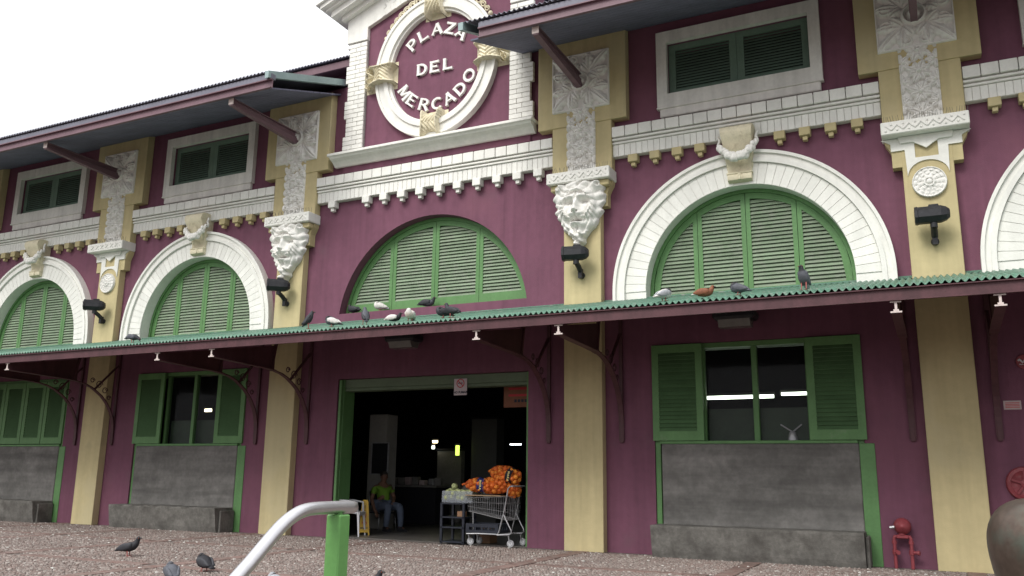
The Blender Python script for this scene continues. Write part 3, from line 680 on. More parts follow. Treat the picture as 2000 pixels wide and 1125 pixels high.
for c in PC:                      # eave beams
    p = G(); p.box(c-.055, c+.055, -2.14, -.30, 8.085, 8.10); p.box(c-.012, c+.012, -2.14, -.30, 8.10, 8.19); p.box(c-.055, c+.055, -2.14, -.30, 8.1895, 8.203)
    p.prism_x([(-.30, 8.08), (-.24, 8.03), (-.24, 7.95), (-.30, 7.95), (-2.14, 8.06), (-2.14, 8.084)], c-.05, c+.05); bm_ = p.obj('eave_beam', STEEL_L, ro)
    q = G(); q.box(c-.06, c+.06, -2.152, -2.142, 8.08, 8.20); q.obj('beam_tip', TIP, bm_)
mr = corr(G(), XL, -4.6, .55, 10.24, 5, 11.9, .09, .02); mo = mr.obj('monitor_roof', GALV, B, True, fix=False); solid(mo)
m2 = G(); m2.box(XL, -4.6, .62, .66, 10.02, 10.19, .004); m2.prism_x([(.66, 10.06), (1.5, 10.36), (1.5, 10.42), (.66, 10.12)], XL, -4.6); m2.obj('monitor_fascia', STEEL_L, mo)
G().box(XL, -4.6, 1.5, 1.6, 9.4, 10.7).obj('monitor_wall', PURPLE, mo)
dp = G().tube([(-5.03, .2, 9.2), (-5.03, .2, 10.1)], .02, 6); dp.obj('flashing_pipe', WHITE, mo)

# ================================================================== CANOPY
CAN = thing('canopy', 'long green corrugated canopy on maroon steel brackets above the market door', 'canopy', (0, 0, 0))
KS = (4.07-3.43)/2.66
cs = corr(G(), XL, XR, -2.69, 3.425, 0, 3.425+KS*2.69, .082, .02, 6)
co_ = cs.obj('roof_sheet', ROOF, CAN, True, fix=False); solid(co_)
fl_ = G(); fl_.box(XL, XR, -.03, -.004, 4.055, 4.10, .004); fl_.obj('flashing', ROOF, CAN)
f = G(); f.box(XL, XR, -2.655, -2.64, 3.25, 3.40); f.box(XL, XR, -2.69, -2.656, 3.245, 3.258); f.box(XL, XR, -2.69, -2.656, 3.385, 3.398); f.obj('fascia', STEEL, CAN)
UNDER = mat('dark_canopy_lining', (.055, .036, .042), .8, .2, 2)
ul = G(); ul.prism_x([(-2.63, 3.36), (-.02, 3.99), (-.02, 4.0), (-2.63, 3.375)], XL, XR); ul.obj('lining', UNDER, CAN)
pu = G()
for y in (-2.0, -1.3, -.65): z = 3.36+.241*(y+2.63); pu.box(XL, XR, y-.03, y+.03, z-.09, z-.004)
pu.obj('purlin', STEEL, CAN)
curve = [(-2.64, 3.115), (-2.27, 3.10), (-1.6, 3.08), (-1.25, 3.065), (-1.07, 3.045), (-.88, 3.01), (-.70, 2.945), (-.55, 2.86), (-.42, 2.775), (-.31, 2.67), (-.225, 2.57), (-.14, 2.44), (-.085, 2.32), (-.05, 2.18), (-.035, 2.04), (-.03, 1.75)]
def bracket():
    b = G()
    for (y0, z0), (y1, z1) in zip(curve[:-1], curve[1:]): b.bar((0, y0, z0), (0, y1, z1), .115 if y0 < -1.2 else .085, .02)
    web = [(y, z+.01) for y, z in curve[:5]]; b.prism_x(web+[(y, 3.235+.2*(y+2.64)*.9) for y, z in curve[:5][::-1]], -.008, .008)
    b.bar((0, -2.64, 3.235), (0, -.04, 3.235+.24*2.6), .115, .018)
    b.bar((0, -1.15, 3.05), (0, -1.05, 3.60), .05, .05); b.bar((0, -.62, 2.90), (0, -.05, 3.50), .045, .03); b.box(-.03, .03, -.045, -.002, 1.72, 3.85, .004)
    return b.mesh('brace', STEEL)
BR = bracket()
sg = G()
for (yc, zc, r_) in ((-.50, 3.02, .09), (-.34, 2.90, .075), (-.22, 2.75, .055), (-.68, 3.10, .06)):
    sg.tube([(0, yc+r_*(1-.6*k/16)*math.cos(k/16*8), zc+r_*(1-.6*k/16)*math.sin(k/16*8)) for k in range(17)], .010, 6)
SCR = sg.mesh('scroll', STEEL)
tp = G(); tp.box(-.062, .062, -2.654, -2.644, 3.105, 3.123); tp.box(-.062, .062, -2.654, -2.644, 3.226, 3.243); tp.box(-.014, .014, -2.654, -2.644, 3.124, 3.225); tp.box(-.03, .03, -2.653, -2.645, 3.124, 3.145)
TPM = tp.mesh('beam_end', TIP)
for x in (-17.5, -16.2, -12.2, -10.98, -6.80, -5.50, -.32, .98, 5.28, 6.35, 10.6, 11.9):
    b = link('bracket', None, CAN, (x, 0, 0)); link('brace', BR, b); link('scroll', SCR, b); link('beam_end', TPM, b)

# ================================================================== CONCRETE BENCHES
def bench(c, label, chip):
    prof = [(-.05, .004), (-.44, .004), (-.47, .10), (-.53, .44), (-.53, .475), (-.05, .475)]
    b = G(); n = 40; x0, x1 = c-1.50, c+1.50; rings = []
    for k in range(n+1):
        x = x0+(x1-x0)*k/n; rr = random.Random(k*7+chip); j = rr.uniform(-.012, .012) if chip and .1 < k/n < .9 else 0
        rings.append([(x, y+(rr.uniform(0, .015) if z > .4 and y < -.4 and chip else 0), z+(j if z > .43 else 0)) for y, z in prof])
    b.loft(rings); bb = b.obj('concrete_bench', CONC2, None, smooth=False, kind=None)
    tag(bb, label, 'bench', 'concrete benches under the service windows')
    G().box(x1+.004, x1+.05, -.40, -.03, .003, .42, .01).obj('end_block', CONC2, bb)
bench(BAYS[2], 'long smooth concrete bench below the right window with fluorescent tubes behind', 0)
bench(BAYS[1], 'concrete bench with chipped front edge left of the market entrance', 5)
bench(BAYS[0], 'dark concrete bench below the closed four leaf shutters at far left', 3)

# ================================================================== FLOODLIGHTS
def flood(c, label, ry, rx_, mz=4.53, hz=4.86):
    t_ = thing('floodlight', label, 'floodlight', (c, -.17, mz), 0, 'floodlights on the pilasters')
    m = G(); m.lathe([(.055, 0), (.055, -.03), (.05, -.04)], (0, 0, 0), 'y', 14); m.tube([(0, -.04, 0), (0, -.10, 0)], .04, 10); m.obj('wall_mount', BLACKM, t_, 'auto')
    a = G(); a.bar((0, -.08, -.06), (0, -.08, .10), .07, .07); a.tube([(0, -.08, .06), (.0, -.16, .12), (0, -.26, .17)], .045, 10); a.obj('arm', BLACKM, t_, 'auto')
    h = link('housing', None, t_, (0, -.28, hz-mz), (rx_, 0, ry))
    hb = G(); oc_ = lambda x, r_: [(x, r_*1.05*math.cos(R(22.5+45*i)), r_*math.sin(R(22.5+45*i))) for i in range(8)]
    hb.loft([oc_(-.235, .128), (oc_(-.20, .135)), oc_(-.19, .125), oc_(.10, .125), oc_(.17, .10), oc_(.215, .06)]); hb.box(-.05, .08, -.03, .03, .115, .15, .008)
    link('shell', hb.mesh('shell', BLACKM), h); G().lathe([(.10, -.2365), (.09, -.243)], (0, 0, 0), 'x', 12).obj('lens', GLASS, h)
    k = G().tube([(0, 0, -.12), (0, 0, -.19)], .05, 10); k.obj('knuckle', BLACKM, h, 'auto')
flood(5.79, 'black floodlight on the cream pilaster with rosette at far right', R(2), R(0))
flood(.36, 'black floodlight under the lion mask right of the lunette window', R(12), R(0))
flood(-6.08, 'black floodlight under the lion mask left of the lunette window', R(38), R(0))
flood(-11.49, 'small looking black floodlight on the leftmost full pilaster', R(40), R(0))
# lamps under the canopy
def wall_light(x, label):
    t_ = thing('canopy_lamp', label, 'lamp', (x, -.35, 3.5), 0, 'dark lamps under the canopy')
    h = G(); h.box(-.32, .32, -.2, .2, .05, .2, .04); h.box(-.03, .03, .15, .36, .08, .18); h.obj('housing', BLACKM, t_)
    G().prism_x([(-.16, .05), (-.10, -.06), (.10, -.06), (.16, .05)], -.24, .24).obj('diffuser', mat('cloudy_diffuser', (.18, .18, .17), .15, .1, 8), t_)
wall_light(-3.1, 'dark boxy lamp hanging under the canopy above the entrance'); wall_light(2.95, 'dark lamp under the canopy above the right service window')

# ================================================================== FIRE FITTINGS AND NOTICES ON THE RIGHT
t = thing('fire_connection', 'red twin inlet fire connection standing on two pipes by the right pilaster', 'fire valve', (5.04, -.10, 0))
b = G(); b.lathe([(.02, .09), (.10, .085), (.115, .05), (.105, .0), (.07, -.045), (.03, -.07), (.012, -.085)], (.01, -.06, .565), 'y', 20); b.obj('bell', REDP, t, True)
b = G(); b.box(-.075, .085, -.07, .02, .40, .45, .012); b.tube([(.0, -.03, .45), (.0, -.03, .5)], .045, 10); b.obj('manifold', REDP, t, 'auto')
for x in (-.105, .105):
    b = G(); b.tube([(x*.6, -.03, .425), (x*.9, -.03, .425), (x, -.03, .40), (x, -.03, .004)], .024, 10); b.lathe([(.033, .33), (.033, .37)], (x, -.03, 0), 'z', 12); b.lathe([(.036, .19), (.036, .25)], (x, -.03, 0), 'z', 12); b.obj('pipe', REDP, t, 'auto')
    b = G(); b.tube([(x, -.03, .22), (x+(.07 if x > 0 else .035), -.10 if x < 0 else -.06, .22)], .022, 8); b.tube([(x+(.07 if x > 0 else .035), -.10 if x < 0 else -.06, .22), (x+(.10 if x > 0 else .045), -.12 if x < 0 else -.07, .22)], .03, 8); b.obj('hose_outlet', REDP, t, 'auto')
b = G().tube([(-.09, -.1, .555), (-.15, -.11, .545)], .022, 8); b.obj('cap', CHROME, t, 'auto')
t = thing('alarm_gong', 'round red spoked alarm gong on the wall at the right edge', 'alarm gong', (6.58, -.01, 1.16))
b = G(); b.lathe([(.215, 0), (.225, -.02), (.21, -.05), (.17, -.062), (.15, -.045), (.05, -.04), (.02, -.04)], (0, 0, 0), 'y', 36); b.obj('dish', REDP, t, 'auto')
for k in range(5):
    a = R(90+72*k); G().bar((.04*math.cos(a), -.055, .04*math.sin(a)), (.165*math.cos(a), -.055, .165*math.sin(a)), .035, .03).obj('spoke', REDP, t)
G().lathe([(.055, -.035), (.055, -.075), (.02, -.09)], (0, 0, 0), 'y', 16).obj('hub', REDP, t, 'auto')
PAPER = mat('faded_paper', (.50, .40, .40), .8, .08, 12)
t = thing('paper_notice', 'small pinkish paper notice taped on the purple wall beside the pilaster', 'notice', (6.535, -.004, 2.2))
G().box(-.105, .105, -.004, 0, -.06, .06).obj('sheet', PAPER, t)
for z in (.03, .01, -.01, -.03): G().box(-.085, .085, -.0065, -.0045, z-.004, z+.004).obj('print_line', INKR, t)
t = thing('round_badge', 'round red and white badge sign high at the right edge', 'sign', (6.73, -.004, 2.78))
G().lathe([(.10, 0), (.10, -.02), (.093, -.025)], (0, 0, 0), 'y', 28).obj('disc', REDP, t)
G().tube([(-.075+.15*k/14, -.026, .012+.02*math.sin(k*.9)) for k in range(15)], .012, 6).obj('script_line', PWHITE, t)
G().tube([(-.06+.12*k/14, -.026, -.035+.006*math.sin(k*2)) for k in range(15)], .005, 6).obj('script_line', PWHITE, t)

# ================================================================== HANDRAIL
t = thing('handrail', 'brushed metal handrail with green square post at the plaza steps', 'handrail', (3.40, -10.56, 0))
path = [(0, .095, 1.058), (0, 0, 1.06), (0, -.12, 1.06), (0, -.19, 1.058), (0, -.245, 1.048), (0, -.30, 1.025), (0, -.36, .99), (0, -.62, .775), (0, -1.35, .40), (0, -1.55, .36), (0, -1.9, .355)]
P2 = []
for i in range(len(path)-1):
    for k in range(4): P2.append(tuple(Vector(path[i]).lerp(Vector(path[i+1]), k/4)))
P2.append(path[-1])
for _ in range(3): P2 = [P2[0]]+[tuple((Vector(P2[i-1])+Vector(P2[i])*2+Vector(P2[i+1]))/4) for i in range(1, len(P2)-1)]+[P2[-1]]
G().tube([(0, .108, 1.058)]+P2, [.018]+[.0255]*len(P2), 20).obj('rail', ALU, t, 'auto')
GP = mat('glossy_green_post', (.12, .29, .085), .4, .08, 6)
for y, zt, zb in ((0, 1.052, 0), (-1.6, .355, -.45)):
    b = G(); b.box(-.035, .035, y-.035, y+.035, zb, zt-.02, .006); b.tube([(0, y, zt-.03), (0, y, zt+.01)], .016, 10); b.obj('post', GP, t)
    G().box(-.07, .07, y-.07, y+.07, zb, zb+.01).obj('base_plate', GP, t)

# ================================================================== SCULPTURE
BRONZE = mat('patinated_bronze', (.10, .075, .06), .38, .25, 3, .12, 20, metal=.55, dirt=(.095, .125, .10), dirt_lo=.5, dirt_hi=.75)
t = thing('fruit_sculpture', 'rounded brown green bronze fruit sculpture at the lower right corner', 'sculpture', (6.105, -8.0, 0))
prof = [(.04, .12), (.10, .13), (.16, .20), (.205, .32), (.245, .48), (.285, .66), (.312, .80), (.318, .89), (.305, .97), (.265, 1.04), (.20, 1.09), (.11, 1.115), (.03, 1.10)]
b = G(); n = 40; vs = []; fs = []
for i, (r_, z) in enumerate(prof):
    for k in range(n):
        a = 2*math.pi*k/n; q = r_*(1+.012*math.cos(a*5+.6)); vs.append((q*math.cos(a), q*math.sin(a), z))
for i in range(len(prof)-1):
    for k in range(n): j = (k+1) % n; fs.append((i*n+k, i*n+j, (i+1)*n+j, (i+1)*n+k))
fs += [tuple(range(n)), tuple(range((len(prof)-1)*n, len(prof)*n))]
b.add(vs, fs); o = b.obj('fruit_body', BRONZE, t, True); sub = o.modifiers.new('s', 'SUBSURF'); sub.levels = sub.render_levels = 1
G().tube([(0, 0, 1.08), (.01, 0, 1.14), (.035, 0, 1.18)], [.03, .02, .024], 10).obj('stem', BRONZE, t, True)
G().lathe([(.30, .002), (.30, .10), (.27, .125)], (0, 0, 0), 'z', 28).obj('plinth', CONC2, t, 'auto')

# ================================================================== INSIDE THE HALL
GREYBOX = mat('grey_board', (.20, .19, .18), .8, .15, 3)
c = G(); c.box(-5.76, -5.30, 2.42, 2.85, .012, 2.46, .01); c.obj('hall_column', mat('off_white_column', (.34, .33, .30), .8, .1, 2), B)
t = thing('framed_board', 'dark framed board fixed to the pale column inside the entrance', 'board', (-5.42, 2.41, 1.5))
G().box(-.21, .21, -.03, 0, -.33, .33, .004).obj('board', BLACK, t)
f = G().prism([(-.23, -.35), (.23, -.35), (.23, .35), (-.23, .35)], -.04, .0, [[(-.205, -.325), (.205, -.325), (.205, .325), (-.205, .325)]]); f.obj('frame', RUBBER, t)
def stall(x0, x1, y0, y1, h, label, m=GREYBOX, group='stall partitions in the hall'):
    t_ = thing('stall_partition', label, 'partition', ((x0+x1)/2, y0, .012), 0, group); w_ = (x1-x0)/2
    G().box(-w_, w_, 0, y1-y0, 0, h, .01).obj('panel', m, t_); G().box(-w_-.03, w_+.03, -.03, y1-y0+.03, h+.001, h+.05, .01).obj('top_rail', DARKIN, t_)
stall(-5.9, -5.2, 5.6, 5.8, 1.75, 'pale grey partition deep in the hall beside the small lamps')
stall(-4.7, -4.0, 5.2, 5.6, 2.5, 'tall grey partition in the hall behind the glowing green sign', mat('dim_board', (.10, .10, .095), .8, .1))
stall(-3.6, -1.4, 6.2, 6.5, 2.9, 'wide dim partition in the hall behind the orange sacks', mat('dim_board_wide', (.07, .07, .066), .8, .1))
t = thing('market_counter', 'cluttered dark counter inside the entrance at left', 'counter', (-6.1, 4.4, .012))
G().box(-.9, .9, 0, .7, 0, .85, .02).obj('cabinet', DARKIN, t); G().box(-.95, .95, -.05, .75, .851, .90, .008).obj('counter_top', GREYBOX, t)
for k in range(9):
    x = -.8+.2*k; o = G().box(-.08, .08, -.1, .1, 0, random.uniform(.08, .2), .015).obj('goods_box', random.choice([GREYBOX, PAPER, RUBBER]), None, loc=(-6.1+x, 4.7+random.uniform(-.1, .1), .914), rot=(0, 0, random.uniform(-.4, .4)))
    tag(o, 'small dim box of goods on the cluttered counter in the hall', 'box', 'goods on the hall counter')
def lamp(name, label, loc, size, col, strength, grp=None, cat='lamp'):
    t_ = thing(name, label, cat, loc, 0, grp); sx, sy, sz = size
    G().box(-sx/2-.02, sx/2+.02, 0, sy, sz/2+.001, sz/2+.05, .004).obj('fitting', GREYBOX, t_)
    G().box(-sx/2, sx/2, 0, sy, -sz/2, sz/2, .004).obj('tube', mat('lit_'+name, (.8, .8, .8), .5, 0, emit=(*col, strength)), t_)
lamp('hall_lamp', 'small warm lamp glowing deep in the hall', (-5.87, 5.4, 1.98), (.13, .05, .06), (1, .85, .5), 6)
lamp('hall_lamp', 'tiny white lamp just below the warm lamp in the hall', (-5.93, 5.42, 1.84), (.06, .05, .08), (.9, 1, .85), 3)
lamp('lit_sign', 'glowing yellow green sign on the tall partition in the hall', (-4.98, 5.0, 1.75), (.09, .04, .24), (.62, .85, .10), 1.6, cat='sign')
for k, x in enumerate((-4.98, -4.86, -4.74, -4.38, -4.26, -4.14)):
    lamp('tube_light', 'short fluorescent tube in the far row above the sacks', (x, 8.0, 2.0), (.10, .04, .03), (.9, .95, 1), 5, 'short tubes in the far row')
lamp('strip_light', 'long fluorescent tube seen through the left pane of the right window', (2.42, 2.0, 2.59), (1.3, .05, .055), (.86, 1, .82), 6)
lamp('strip_light', 'shorter fluorescent tube seen through the right pane of the right window', (3.40, 2.4, 2.66), (.52, .05, .05), (.86, 1, .82), 6)
lamp('ceiling_lamp', 'faint orange lamp high behind the right window', (3.55, 3.6, 3.25), (.22, .08, .03), (1, .6, .28), 1.0)
lamp('window_lamp', 'small round warm lamp inside the window left of the entrance', (-10.45, 2.2, 2.64), (.2, .05, .07), (1, .88, .6), 5)
t = thing('kitchen_scale', 'white kitchen scale with V shaped dish behind the right window', 'scale', (3.62, .205, 1.752))
G().lathe([(.07, 0), (.075, .02), (.05, .12), (.02, .14)], (0, 0, 0), 'z', 14).obj('base', PWHITE, t, 'auto')
b = G(); b.bar((-.005, 0, .13), (-.17, 0, .24), .03, .02); b.bar((.005, 0, .13), (.14, 0, .24), .03, .02); b.obj('dish_arm', PWHITE, t)
SIGNW = mat('sign_white', (.55, .48, .50), .5, .05, 5)
t = thing('no_smoking_sign', 'white NO FUMAR sign with red circle hanging from the door lintel', 'sign', (-2.13, .10, 2.755))
G().box(-.135, .135, -.004, .004, -.165, .135, .002).obj('plate', SIGNW, t)
G().prism(arc(0, .05, .082, .082, 0, 360, 28)[:-1], -.007, -.0045, [arc(0, .05, .066, .066, 0, 360, 28)[:-1]]).obj('red_ring', INKR, t)
G().bar((-.05, -.0085, .1), (.05, -.0085, .0), .004, .014).obj('red_slash', INKR, t); G().box(-.05, .045, -.0095, -.0088, .045, .06).obj('cigarette', INKB, t)
text_mesh('lettering', 'NO FUMAR', .058, INKB, t, (0, -.006, -.115), (R(90), 0, 0), .001, 1.0, offset=.002)
OSIGN = mat('orange_sign', (.22, .085, .045), .6, .1, 5)
t = thing('orange_banner', 'dim orange sign hanging inside the entrance at upper right', 'sign', (-1.15, .75, 2.62))
G().box(-.42, .5, -.01, .01, -.22, .34, .003).obj('board', OSIGN, t)
for k, z in enumerate((.22, .12, .0)): G().box(-.32, .42, -.0135, -.0105, z-.02, z+.02).obj('print_line', INKR, t)
for k in range(9): G().box(-.2+k*.07, -.15+k*.07, -.0135, -.0105, -.13, -.075).obj('print_block', INKB, t)

# ---------- plastic chair
t = thing('plastic_chair', 'white plastic chair at the left side of the entrance', 'chair', (-4.66, .41, .012), R(111))
b = G()
b.loft([[(-.22, .2, .43), (.22, .2, .43), (.22, .2, .455), (-.22, .2, .455)], [(-.23, -.2, .42), (.23, -.2, .42), (.23, -.2, .45), (-.23, -.2, .45)], [(-.22, -.23, .38), (.22, -.23, .38), (.22, -.235, .44), (-.22, -.235, .44)]]); b.obj('seat', PWHITE, t)
b = G(); b.tube([(-.20, .2, .44), (-.21, .25, .66), (-.17, .28, .80), (-.08, .295, .855), (.08, .295, .855), (.17, .28, .80), (.21, .25, .66), (.20, .2, .44)], .021, 8)
for x in (-.11, -.04, .04, .11): b.bar((x, .21, .46), (x*.8, .29, .84), .035, .008)
b.obj('backrest', PWHITE, t)
for x in (-.2, .2):
    for y in (-.2, .2):
        k = 1.18; b = G(); b.loft([[(x*k-.012, y*k-.012, 0), (x*k+.012, y*k-.012, 0), (x*k+.012, y*k+.012, 0), (x*k-.012, y*k+.012, 0)], [(x-.022, y-.022, .43), (x+.022, y-.022, .43), (x+.022, y+.022, .43), (x-.022, y+.022, .43)]]); b.obj('leg', PWHITE, t)
    b = G().tube([(x, -.19, .44), (x*1.1, -.17, .62), (x*1.12, 0, .65), (x*1.05, .2, .66)], .02, 8); b.obj('armrest', PWHITE, t, True)
# ---------- wet floor sign
t = thing('wet_floor_sign', 'yellow folding floor sign standing behind the white plastic chair', 'floor sign', (-4.60, .78, .012), R(35))
t.scale = (.72, .75, 1)
for s_ in (-1, 1):
    b = G(); pts = [(-.15, .0), (-.12, .0), (-.10, .05), (.10, .05), (.12, .0), (.15, .0), (.085, .62), (.06, .66), (-.06, .66), (-.085, .62)]
    b.prism(pts, -.012, .012); b.v = [(x, y+s_*(.17-.24*z), z) for x, y, z in b.v]; b.obj('panel', YPLAST, t)
for z, ch, s_, m_ in ((.50, '!', .16, INKB), (.36, 'O', .13, INKR), (.22, 'PISO', .07, INKR), (.13, 'MOJADO', .05, INKB)):
    text_mesh('lettering', ch, s_, m_, t, (0, -.17+.24*z-.016, z), (R(90-13), 0, 0), .001, offset=.002)

# ---------- seated person
SKIN = mat('skin', (.20, .105, .07), .6, .05); SHIRT = mat('lime_shirt', (.17, .33, .035), .85, .1, 8); JEAN = mat('faded_jeans', (.11, .135, .19), .85, .15, 10); HAIR = mat('dark_hair', (.03, .025, .022), .7, .1)
SHOE = mat('dark_shoe', (.03, .03, .035), .6, .1)
def skin(name, pts, edges, m, parent, root=0, lev=2):
    me = bpy.data.meshes.new(name); me.from_pydata([p[:3] for p in pts], edges, []); me.materials.append(m)
    o = link(name, me, parent); md = o.modifiers.new('skin', 'SKIN'); md.use_smooth_shade = True
    sv = me.skin_vertices[0].data if me.skin_vertices else None
    if sv is None:
        b_ = bmesh.new(); b_.from_mesh(me); b_.verts.layers.skin.verify(); b_.to_mesh(me); b_.free(); sv = me.skin_vertices[0].data
    for i, p in enumerate(pts):
        sv[i].radius = (p[3], p[4] if len(p) > 4 else p[3]); sv[i].use_root = (i == root)
    ss = o.modifiers.new('sub', 'SUBSURF'); ss.levels = ss.render_levels = lev
    return o
t = thing('person', 'person in lime green shirt and jeans slumped on a chair inside the hall', 'person', (-5.10, 2.12, .012), R(-25))
T = [(0, 0, .50, .15, .13), (.0, 0, .66, .15, .115), (-.03, 0, .80, .165, .115), (-.05, 0, .90, .12, .09), (-.03, 0, .985, .052), (.0, 0, 1.05, .062), (.015, 0, 1.11, .082, .075), (.01, 0, 1.18, .07),      # 0-7
     (-.05, -.19, .875, .06), (-.06, -.25, .64, .043), (.08, -.25, .42, .035), (.13, -.22, .35, .036),           # arm toward viewer, hanging 8-11
     (-.05, .19, .875, .06), (.03, .25, .66, .043), (.22, .12, .58, .035), (.28, .08, .56, .036),               # far arm in the lap 12-15
     (.06, -.10, .49, .095), (.45, -.13, .50, .07), (.40, -.13, .26, .055), (.36, -.13, .07, .04), (.50, -.15, .035, .035),
     (.06, .10, .49, .095), (.47, .13, .50, .07), (.50, .14, .26, .055), (.50, .14, .07, .04), (.63, .15, .035, .035)]
E_ = [(0, 1), (1, 2), (2, 3), (3, 4), (4, 5), (5, 6), (6, 7), (3, 8), (8, 9), (9, 10), (10, 11), (3, 12), (12, 13), (13, 14), (14, 15), (0, 16), (16, 17), (17, 18), (18, 19), (19, 20), (0, 21), (21, 22), (22, 23), (23, 24), (24, 25)]
body = skin('body', T, E_, SKIN, t)
gro = lambda p, k: (*p[:3], *[r_+k for r_ in p[3:]])
hh = [gro(T[i], .014) for i in (0, 1, 2, 3)]+[gro(T[8], .014), (-.055, -.225, .73, .062), gro(T[12], .014), (-.005, .225, .745, .062)]
skin('shirt', hh, [(0, 1), (1, 2), (2, 3), (3, 4), (4, 5), (3, 6), (6, 7)], SHIRT, t)
hh = [gro(T[0], .012)]+[gro(T[i], .014) for i in (16, 17, 18, 19, 21, 22, 23, 24)]
skin('trousers', hh, [(0, 1), (1, 2), (2, 3), (3, 4), (0, 5), (5, 6), (6, 7), (7, 8)], JEAN, t)
G().ball((-.012, 0, 1.145), .088, (1, .92, .88), 14, 9).obj('hair', HAIR, t, True)
G().tube([(.085, 0, 1.12), (.108, 0, 1.09), (.09, 0, 1.08)], [.012, .017, .012], 8).obj('nose', SKIN, t, True)
for s_ in (-1, 1):
    G().ball((.0, s_*.08, 1.09), .022, (.8, .4, 1.2), 8, 6).obj('ear', SKIN, t, True); G().ball((.083, s_*.03, 1.12), .009).obj('eye', HAIR, t, True)
    base = Vector((.13, -.22, .35)) if s_ < 0 else Vector((.28, .08, .56)); dr = Vector((.35, .1, -.93)).normalized() if s_ < 0 else Vector((.9, -.35, -.25)).normalized(); sd_ = dr.cross(Vector((0, 0, 1))).normalized()
    for k in range(4): a = base+sd_*(.02*(k-1.5)); L = (.065, .075, .072, .055)[k]; G().tube([a, a+dr*L*.6, a+dr*L+Vector((.0, 0, -.02))], [.0095, .009, .007], 7).obj('finger', SKIN, t, True)
    G().tube([base+sd_*.03, base+sd_*.05+dr*.03, base+sd_*.05+dr*.06], [.011, .010, .008], 7).obj('thumb', SKIN, t, True)
for p in ((.36, -.13), (.50, .14)):
    G().loft([[(p[0]-.06+x_, p[1]+y_*.045-(.02*x_*6 if p[1] < 0 else -.02*x_*6)*.3, z_) for y_, z_ in ((-1, .0), (1, .0), (.8, h_), (-.8, h_))] for x_, h_ in ((0, .09), (.1, .095), (.18, .06), (.25, .035))]).obj('shoe', SHOE, t)
t = thing('metal_chair', 'thin metal chair under the seated person in the hall', 'chair', (-5.12, 2.13, .012), R(-25))
b = G(); b.box(-.2, .22, -.2, .2, .345, .375, .01); b.obj('seat', BLACK, t)
b = G(); b.box(-.25, -.22, -.2, .2, .5, .8, .01); b.obj('backrest', BLACK, t)
for x in (-.2, .2):
    for y in (-.19, .19): G().tube([(x, y, .345), (x*1.15, y*1.1, 0)], .011, 8).obj('leg', CHROME, t, True)
for y in (-.19, .19): G().tube([(-.2, y, .34), (-.24, y, .82)], .011, 8).obj('back_post', CHROME, t, True)

# ---------- shopping cart
cart = thing('shopping_cart', 'wire shopping cart loaded with sacks of oranges in the doorway', 'cart', (-1.32, -.02, .012), R(0))
b = G()        # basket: x from -.47 (nose) to +.36 (handle); y -.26 .. .26
def bx(u, v, w_):  # u 0..1 nose->handle, v -1..1, w 0 bottom 1 top
    x = -.43+u*.78+.0; wd = (.19+.07*u)*(.86+.14*w_); zb = .56-.13*u; zt = .78-.0*u+.13*u*.3
    return (x+.03*w_*(u-.4), v*wd, zb+(zt-zb)*w_)
for w_ in (0, .35, .7, 1): b.tube([bx(0, -1, w_), bx(1, -1, w_)], .005 if w_ in (0, 1) else .003, 5); b.tube([bx(0, 1, w_), bx(1, 1, w_)], .005 if w_ in (0, 1) else .003, 5); b.tube([bx(0, -1, w_), bx(0, 1, w_)], .004, 5); b.tube([bx(1, -1, w_), bx(1, 1, w_)], .004, 5)
for k in range(19):
    for v in (-1, 1): b.tube([bx(k/18, v, 0), bx(k/18, v, 1)], .0026, 4, False)
for k in range(9):
    v = -1+k/4
    for u in (0, 1): b.tube([bx(u, v, 0), bx(u, v, 1)], .0026, 4, False)
    b.tube([bx(0, v, 0), bx(1, v, 0)], .0026, 4, False)
b.obj('basket', CHROME, cart)
for y in (-.24, .24):
    f = G(); f.tube([(.44, y, .99), (.40, y, .985), (.365, y, .95), (.30, y, .60), (.20, y, .235), (.17, y, .20), (-.2, y, .20), (-.42, y, .19)], .0125, 8)
    f.tube([(.29, y, .52), (.33, y, .44), (.43, y, .27), (.435, y, .235), (.40, y, .205), (.16, y, .19)], .0125, 8); f.obj('frame', CHROME, cart, 'auto')
b = G(); b.tube([(.44, -.24, .99), (.44, .24, .99)], .014, 8); b.obj('handle', mat('cart_handle', (.35, .35, .36), .5, .1), cart, 'auto')
b = G(); b.tube([(-.42, -.24, .19), (-.42, .24, .19)], .01, 6); b.tube([(-.42, 0, .19), (-.43, 0, .56)], .012, 6)
for k in range(7): b.tube([(-.42, -.21+.07*k, .195), (.30, -.21+.07*k, .205)], .004, 5)
b.obj('lower_rack', CHROME, cart)
for x, y in ((.42, -.24), (.42, .24), (-.38, -.16), (-.38, .16)):
    wv = link('wheel', None, cart, (x, y, .062), (0, 0, R(14 if y < 0 else -8)))
    G().lathe([(.03, -.016), (.056, -.016), (.062, -.008), (.062, .008), (.056, .016), (.03, .016)], (0, 0, 0), 'y', 20).obj('tyre', RUBBER, wv, 'auto')
    G().lathe([(.012, -.02), (.031, -.0185), (.031, .0185), (.012, .02)], (0, 0, 0), 'y', 14).obj('rim', PWHITE, wv)
    k = G(); k.bar((0, -.024, 0), (-.035, -.024, .125), .012, .035); k.bar((0, .024, 0), (-.035, .024, .125), .012, .035); k.obj('fork', CHROME, wv)
b = G(); b.box(-.47, .22, -.21, .21, 0, .015); o = b.obj('sack_board', mat('cardboard_tray', (.36, .25, .15), .8, .1, 6), None, loc=(-1.33, -.02, .83)); tag(o, 'brown cardboard sheet lying across the cart basket under the sacks', 'cardboard')
